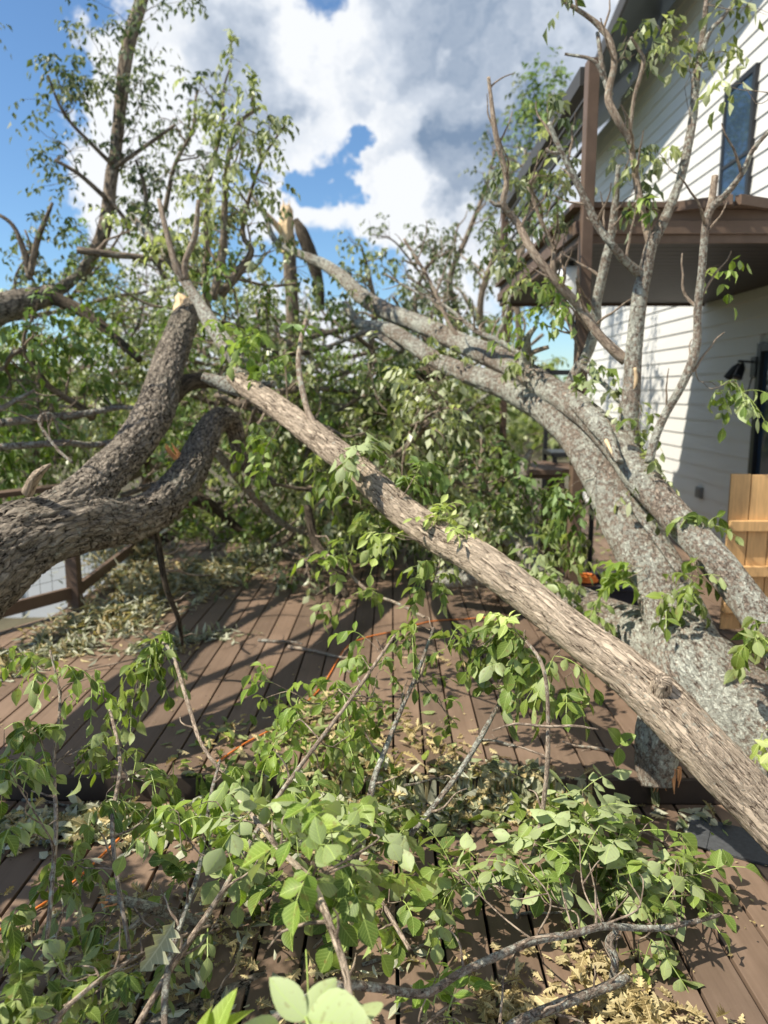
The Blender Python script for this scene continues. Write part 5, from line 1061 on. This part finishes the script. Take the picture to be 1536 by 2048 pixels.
# left stems with darker hanging leaves
e = stick('leafy_branch', 'upright twin stem with dark wilted leaves at the left', [(90, 1920, 1.75, 5), (105, 1760, 1.95, 5), (112, 1640, 2.1, 5), (108, 1520, 2.3, 4), (120, 1400, 2.5, 3), (100, 1300, 2.6, 2)], 13, nt_=5)
many(e, [
 ((108, 1520, 2.3), (110, 1450, 2.35), 55, 60, 9, 'leaf_green', .15, .07), ((120, 1400, 2.5), (100, 1360, 2.5), 60, 50, 7, 'leaf_green', .15, .07), ((112, 1560, 2.2), (50, 1500, 2.3), 60, 70, 8, 'leaf_green', .2, .07), ((108, 1520, 2.3), (190, 1500, 2.4), 50, 60, 8, 'leaf_green', .2, .07),
 ((112, 1640, 2.1), (40, 1650, 1.9), 50, 40, 4, 'leaf_pale', .5, .07), ((108, 1700, 2.0), (30, 1560, 1.85), 50, 60, 5, 'leaf_pale', .4, .065), ((105, 1760, 1.95), (100, 1740, 2.1), 60, 60, 7, 'leaf_green', .2, .07), ((90, 1900, 1.8), (30, 1860, 1.7), 50, 60, 6, 'leaf_green', .3, .075), ((100, 1340, 2.6), (20, 1330, 2.7), 30, 40, 5, 'leaf_bright', .2, .065)], 610, Lr=.12, droop=.7, hang=1.1, wilt=.45)
f_ = stick('leafy_branch', 'drooping stem with bunched leaves over the step at the left', [(260, 1900, 1.8, 5), (235, 1760, 1.95, 5), (225, 1640, 2.15, 5), (240, 1520, 2.4, 4), (215, 1400, 2.65, 3)], 14, nt_=5)
many(f_, [
 ((215, 1400, 2.65), (200, 1390, 2.7), 40, 50, 8, 'leaf_bright', .2, .065), ((240, 1520, 2.4), (245, 1520, 2.45), 45, 60, 8, 'leaf_green', .2, .07), ((235, 1560, 2.35), (230, 1610, 2.3), 55, 50, 7, 'leaf_green', .2, .075), ((235, 1760, 1.95), (200, 1730, 2.1), 60, 60, 7, 'leaf_green', .2, .07), ((260, 1900, 1.8), (240, 1880, 1.9), 70, 50, 8, 'leaf_green', .3, .08), ((240, 1540, 2.4), (330, 1530, 2.45), 40, 50, 6, 'leaf_green', .2, .07)], 630, Lr=.12, droop=.7, hang=1.1, wilt=.45)
g_ = stick('leafy_branch', 'thin hanging twig with large dark leaves in front of the shaded boards', [(500, 1610, 2.3, 3), (410, 1500, 2.5, 4), (380, 1420, 2.7, 4), (345, 1310, 3.0, 4), (320, 1280, 3.1, 3)], 15, nt_=2)
many(g_, [((320, 1280, 3.1), (290, 1300, 2.95), 28, 45, 12, 'leaf_green', .1, .085), ((320, 1290, 3.1), (275, 1380, 2.95), 18, 30, 6, 'leaf_green', .1, .08), ((320, 1280, 3.1), (370, 1270, 3.1), 30, 16, 5, 'leaf_bright', .2, .06)], 650, Lr=.12, droop=.9, hang=1.4, wilt=.4)
h_ = stick('leafy_branch', 'small leafy twig standing on the deck left of the log', [(850, 1235, 3.7, 3), (790, 1205, 3.8, 3), (740, 1185, 3.9, 4), (690, 1140, 4.0, 3), (655, 1110, 4.1, 3)], 16, nt_=2)
many(h_, [((700, 1150, 4.0), (635, 1130, 4.0), 45, 22, 6, 'leaf_bright', .2, .085), ((690, 1140, 4.0), (690, 1100, 4.0), 30, 16, 4, 'leaf_bright', .2, .08), ((740, 1185, 3.9), (700, 1200, 3.85), 45, 22, 6, 'leaf_green', .2, .085)], 660, Lr=.14, droop=.5, hang=.7, wilt=.3)
# green leaves low at the bottom
k_ = stick('leafy_branch', 'low spray of dark leaves filling the bottom left corner', [(60, 2120, 1.4, 7), (120, 2030, 1.5, 6), (200, 1960, 1.6, 5), (300, 1900, 1.75, 4), (420, 1850, 1.9, 3)], 17, nt_=6)
many(k_, [((120, 2030, 1.5), (60, 1990, 1.5), 70, 60, 8, 'leaf_green', .3, .07), ((200, 1960, 1.6), (170, 1990, 1.6), 80, 60, 8, 'leaf_green', .3, .07), ((200, 1960, 1.6), (120, 1900, 1.7), 70, 50, 6, 'leaf_pale', .5, .065), ((300, 1900, 1.75), (250, 1960, 1.7), 80, 50, 7, 'leaf_green', .3, .07), ((420, 1850, 1.9), (370, 1880, 1.9), 70, 50, 6, 'leaf_green', .4, .07), ((120, 2030, 1.5), (30, 2060, 1.4), 60, 30, 5, 'leaf_green', .3, .06)], 680, Lr=.11, droop=.6, hang=.8, wilt=.4)
l_ = stick('leafy_branch', 'low green spray at the bottom edge in the middle', [(800, 2110, 1.6, 4), (860, 2040, 1.7, 4), (930, 1990, 1.8, 3)], 18, nt_=2)
many(l_, [((860, 2040, 1.7), (900, 2020, 1.75), 60, 35, 8, 'leaf_bright', .1, .06), ((930, 1990, 1.8), (940, 1975, 1.85), 22, 30, 4, 'leaf_bright', .1, .06), ((860, 2040, 1.7), (960, 2045, 1.75), 50, 20, 6, 'leaf_lush', .1, .06)], 700, Lr=.1, droop=.3, hang=.3, wilt=.25)
o_ = stick('leafy_branch', 'small sprig with three round leaves below the brown log', [(1262, 1478, 2.7, 2), (1245, 1490, 2.72, 2), (1230, 1505, 2.74, 1.5)], 19, nt_=0)
f = MB(); rgx = np.random.default_rng(5)
for (px, py, tx, ty, nv) in ((1240, 1487, 1220, 1460, -1), (1240, 1487, 1268, 1470, -1), (1238, 1495, 1236, 1532, 1)):
    p0, p1 = P(px, py, 2.72), P(tx, ty, 2.70); leaves(f, p0[None], (p1 - p0)[None], np.array([[0, -.6, .8 * -nv]]), np.array([np.linalg.norm(p1 - p0) * 1.1]), np.array([.72]), np.array([.8]), T_XL, .1)
f.build('leaf', M['leaf_pale'], o_, smooth=True)
# big pale leaves close to the lens at the bottom
q_ = thing('leafy_twig', 'twig with big pale green leaves nearest the viewer at the bottom edge', 'twig', P(615, 2040, 1.15))
m = MB(); pp, rr = px_path([(640, 2140, 1.08, 4), (622, 2060, 1.14, 4), (612, 2036, 1.16, 3), (616, 1980, 1.3, 2), (612, 1900, 1.5, 2)]); m.tube(pp, rr, 8, .02); m.build('limb', M['stalk'], q_, smooth=True)
for (px, py, tx, ty, w, d1, tn) in ((612, 2038, 530, 1965, .52, 1.20, .85), (612, 2036, 668, 1948, .50, 1.22, .95), (612, 2042, 735, 2052, .66, 1.10, 1.0), (730, 2050, 725, 1990, .7, 1.25, .7), (620, 2055, 600, 2130, .6, 1.05, .8), (560, 2090, 470, 2070, .6, 1.1, .7)):
    p0, p1 = P(px, py, 1.16), P(tx, ty, d1); f = MB()
    leaves(f, p0[None], (p1 - p0)[None], np.array([[.15, .85, -.5]]), np.array([np.linalg.norm(p1 - p0) * 1.04]), np.array([w * 1.15]), np.array([tn]), T_XL, -.12)
    f.build('leaf', M['leaf_pale'], q_, smooth=True)
for (px, py, tx, ty) in ((420, 2110, 450, 1965), (430, 2080, 500, 2000), (400, 2090, 405, 2010)):
    p0, p1 = P(px, py, 1.25), P(tx, ty, 1.35); f = MB()
    leaves(f, p0[None], (p1 - p0)[None], np.array([[-.5, -.5, .6]]), np.array([np.linalg.norm(p1 - p0)]), np.array([.5]), np.array([.8]), T_XL, .15)
    f.build('leaf', M['leaf_bright'], q_, smooth=True)
r_ = stick('leafy_branch', 'mid green spray lying low in the bottom centre behind the arching stem', [(820, 1900, 2.0, 5), (760, 1800, 2.15, 5), (700, 1720, 2.3, 4), (620, 1650, 2.45, 3)], 20, nt_=4)
many(r_, [((760, 1800, 2.15), (830, 1740, 2.3), 70, 50, 8, 'leaf_pale', .6, .085), ((700, 1720, 2.3), (640, 1720, 2.3), 60, 45, 6, 'leaf_green', .3, .085), ((700, 1720, 2.3), (560, 1760, 2.1), 70, 50, 6, 'leaf_green', .3, .085), ((620, 1650, 2.45), (520, 1690, 2.3), 80, 50, 7, 'leaf_green', .3, .085), ((760, 1800, 2.15), (740, 1840, 2.1), 60, 40, 5, 'leaf_green', .2, .08), ((620, 1650, 2.45), (430, 1720, 2.2), 80, 50, 6, 'leaf_green', .3, .085)], 720, **K)
# large dry curled leaf
dl = MB(); p0, p1 = P(350, 1840, 1.75), P(292, 1945, 1.65)
leaves(dl, p0[None], (p1 - p0)[None], np.array([[.6, -.6, .5]]), np.array([np.linalg.norm(p1 - p0) * 1.1]), np.array([.9]), np.array([.9]), T_OAK, .35, .5)
tag(dl.build('dry_leaf', M['dry_grey'], smooth=True), 'large pale dry curled leaf hanging at the lower left', 'leaf')

# ------------------------------------------------------------------ leaf litter
LD = np.random.default_rng(88)
def litter(name, label, spots, mat, T=T_OAK, size=.07, wid=.75, rough=.35, dens=1.0):
    mb = MB()
    for (px, py, sx, sy, ang, n, h) in spots:
        z = 0.0 if py < 1600 else Z_LOW; n = int(n * dens)
        c = G(px, py, z); ca, sa = math.cos(ang), math.sin(ang)
        u, v = LD.normal(0, .5, n) * sx, LD.normal(0, .5, n) * sy
        x, y = c[0] + u * ca - v * sa, c[1] + u * sa + v * ca
        lo = y < Y_STEP - .05; zb = np.where(lo, Z_LOW, 0.0)
        clump = fbm(np.stack([x * 6, y * 6, 0 * x], -1), 2)
        keep = (LD.random(n) < np.clip((clump - .3) * 3.2, .15, 1))
        zt = zb + .006 + LD.random(n) * h * np.exp(-(u / sx) ** 2 - (v / sy) ** 2) * (clump * 1.8)
        pos = np.stack([x, y, zt], -1)[keep]; k = len(pos)
        yd = np.stack([LD.normal(0, 1, k), LD.normal(0, 1, k), LD.normal(0, rough, k)], -1)
        nd = np.stack([LD.normal(0, .45, k), LD.normal(0, .45, k), np.ones(k) * LD.choice([1, -1], k)], -1)
        leaves(mb, pos, yd, nd, size * LD.uniform(.55, 1.25, k), wid * LD.uniform(.7, 1.3, k), LD.random(k), T, LD.uniform(-.1, .5, k) * np.sign(nd[:, 2]), LD.random(k) * .9)
    mb.v = [np.where((v_[:, 2:3] < np.where(v_[:, 1:2] < Y_STEP - .05, Z_LOW, 0) + .002) * np.array([[0, 0, 1]]) > 0, np.where(v_[:, 1:2] < Y_STEP - .05, Z_LOW, 0) + .003 + LD.random((len(v_), 1)) * .004, v_) for v_ in mb.v]
    return tag(mb.build(name, M[mat]), label, 'leaf litter', kind='stuff')
pile = [(70, 1310, .5, .22, 1.0, 500, .06), (150, 1280, .5, .2, 1.0, 500, .07), (220, 1245, .5, .28, 1.0, 700, .1), (300, 1205, .55, .32, 1.0, 900, .14), (300, 1160, .6, .35, 1.0, 900, .16), (400, 1170, .55, .28, 1.1, 700, .12), (470, 1140, .5, .2, 1.1, 600, .1), (520, 1110, .45, .18, 1.1, 500, .1), (255, 1120, .5, .3, 1.2, 500, .2), (10, 1345, .4, .2, .8, 300, .05)]
litter('leaf_litter', 'windrow of dry yellow leaves along the left side of the deck', pile, 'dry_yellow', T_MID, size=.085, wid=.32, rough=.6)
litter('leaf_litter', 'grey green curled leaves mixed into the windrow on the left of the deck', [(a, b, c * 1.1, d * 1.2, e, int(n * .9), h * 1.1) for a, b, c, d, e, n, h in pile] + [(520, 1125, .5, .2, 1.1, 500, .14), (330, 1290, .4, .14, .5, 260, .04), (400, 1280, .3, .1, .5, 150, .05), (140, 1300, .5, .15, .9, 300, .04)], 'dry_grey', T_MID, size=.09, wid=.34, rough=.7)
litter('leaf_litter', 'green leaves strewn across the far end of the deck', [(500, 1070, 1.2, .5, 0, 1600, .12), (800, 1080, 1.6, .5, 0, 1900, .14), (1000, 1110, .9, .5, 0, 900, .14), (640, 1050, 2, .7, 0, 1600, .2), (380, 1040, 1, .6, 0, 900, .2)], 'leaf_green', T_MID, size=.09, wid=.5, rough=.5)
step_ = [(60, 1660, .5, .16, 0, 260, .05), (200, 1665, .4, .14, 0, 260, .05), (330, 1650, .4, .14, 0, 220, .05), (480, 1650, .4, .16, 0, 160, .06), (650, 1660, .4, .2, 0, 200, .06), (780, 1640, .4, .2, 0, 320, .07), (900, 1625, .4, .14, 0, 260, .05), (1010, 1620, .4, .12, 0, 260, .05), (1100, 1620, .3, .12, 0, 150, .05), (1340, 1640, .25, .1, 0, 60, .04)]
litter('leaf_litter', 'yellow leaf litter gathered along the foot of the deck step', step_, 'dry_yellow', size=.07, dens=.6)
litter('leaf_litter', 'grey leaf litter gathered along the foot of the deck step', step_, 'dry_grey', T_MID, size=.065)
litter('leaf_litter', 'pale yellow oak leaves on the lower deck at the bottom right', [(1130, 1965, .28, .2, 0, 260, .06), (1180, 2010, .3, .16, 0, 220, .06), (1030, 2020, .2, .12, 0, 70, .04), (1250, 2040, .3, .15, 0, 160, .06), (1120, 2060, .4, .15, 0, 200, .05), (1380, 2050, .2, .08, 0, 20, .03)], 'dry_yellow', T_OAK, size=.065, dens=.8)
litter('leaf_litter', 'yellowing leaves across the lower deck at the bottom left', [(100, 1800, .5, .3, 0, 130, .04), (260, 1850, .5, .3, 0, 150, .05), (420, 1900, .4, .3, 0, 170, .05), (150, 1960, .5, .3, 0, 200, .06), (350, 2030, .5, .3, 0, 220, .06), (560, 1900, .4, .25, 0, 110, .05), (700, 1800, .4, .3, 0, 90, .04), (600, 2030, .4, .2, 0, 120, .05)], 'dry_yellow', T_OAK, size=.06, dens=.55)
litter('leaf_litter', 'dull green leaves scattered over the lower deck at the left', [(100, 1850, .6, .4, 0, 160, .05), (350, 1900, .6, .4, 0, 200, .06), (150, 2030, .6, .3, 0, 220, .08), (400, 2040, .5, .3, 0, 180, .08), (620, 1960, .5, .3, 0, 120, .05)], 'dry_grey', T_MID, size=.06, wid=.5, dens=.45)
litter('leaf_litter', 'mixed leaf litter under the bright leaves in the middle of the deck', [(560, 1500, .5, .3, 0, 260, .08), (650, 1440, .4, .3, 0, 260, .08), (760, 1490, .35, .25, 0, 300, .09), (830, 1530, .35, .2, 0, 240, .08), (720, 1560, .4, .15, 0, 240, .07), (850, 1330, .25, .2, 0, 60, .05), (340, 1300, .3, .1, 0, 80, .04)], 'dry_yellow', T_OAK, size=.06, dens=.5)
litter('leaf_litter', 'wilted green leaves under the sprays in the middle of the deck', [(560, 1500, .5, .3, 0, 200, .08), (650, 1440, .4, .3, 0, 200, .08), (760, 1540, .4, .25, 0, 260, .08), (480, 1640, .5, .2, 0, 200, .06), (900, 1650, .6, .2, 0, 240, .06), (1150, 1660, .5, .2, 0, 160, .06)], 'leaf_green', T_MID, size=.07, wid=.6, rough=.5)
litter('leaf_litter', 'crumbs and single leaf bits sprinkled over the bare boards', [(500, 1300, 1.6, 1.2, 0, 130, .002), (900, 1450, 1.3, .9, 0, 130, .002), (1200, 1800, .9, .6, 0, 110, .002), (300, 1450, 1.2, .6, 0, 110, .002), (700, 1180, 1.6, 1.0, 0, 130, .002), (1400, 1900, .4, .5, 0, 60, .002)], 'dry_yellow', T_LO, size=.016)
# small loose sticks
rs = np.random.default_rng(71); grp = 'small loose sticks on the deck'
src = None
for i, (px, py, ln, an, th) in enumerate([(430, 1100, .5, .1, .008), (560, 1140, .35, 2.8, .006), (230, 1340, .6, .9, .006), (300, 1300, .4, 2.9, .004), (1180, 1500, .26, 2.7, .010), (990, 1490, .2, 2.9, .008), (1290, 1680, .3, -.3, .006), (560, 1290, .35, -.2, .012), (640, 1310, .5, -.45, .013), (870, 1560, .3, .4, .006), (760, 1540, .35, 1.2, .007), (140, 1620, .5, -.1, .007), (250, 1625, .3, -.4, .006),
     (60, 1690, .3, .1, .012), (480, 1640, .4, .5, .006), (900, 1830, .4, .7, .007), (1000, 1800, .4, -.4, .005), (1120, 1830, .3, .2, .005), (500, 1830, .4, .5, .006), (560, 1860, .5, .4, .007), (180, 1870, .3, 1.1, .006), (700, 1350, .3, 1.8, .005), (660, 1470, .35, .5, .005), (820, 1900, .35, .5, .006), (1010, 1960, .25, 1.3, .004), (330, 1210, .5, .8, .01), (210, 1270, .35, .4, .02)]):
    z = 0 if py < 1600 else Z_LOW; c0 = G(px, py, z); w = walk(rs, (0, 0, 0), (math.cos(an), math.sin(an), 0), ln, 7, .16); w[:, 2] = np.abs(w[:, 2]) * .4 + th * .8; w = w - [w[-1, 0] / 2, w[-1, 1] / 2, 0] + [c0[0], c0[1], z]
    m = MB(); m.tube(w, np.linspace(th, th * .45, len(w)), 8, .02, .2, 25, i)
    for a_, b_ in side_twigs(rs, w, np.linspace(th, th * .5, len(w)), 2, ln * .35, .3, .9, minr=.0015): m.tube(a_, b_, 4, .05, cap=False)
    tag(m.build('stick', M['bark_lichen' if i % 2 else 'bark_twig'], smooth=True), 'small loose broken stick lying flat on the deck boards', 'stick', grp)
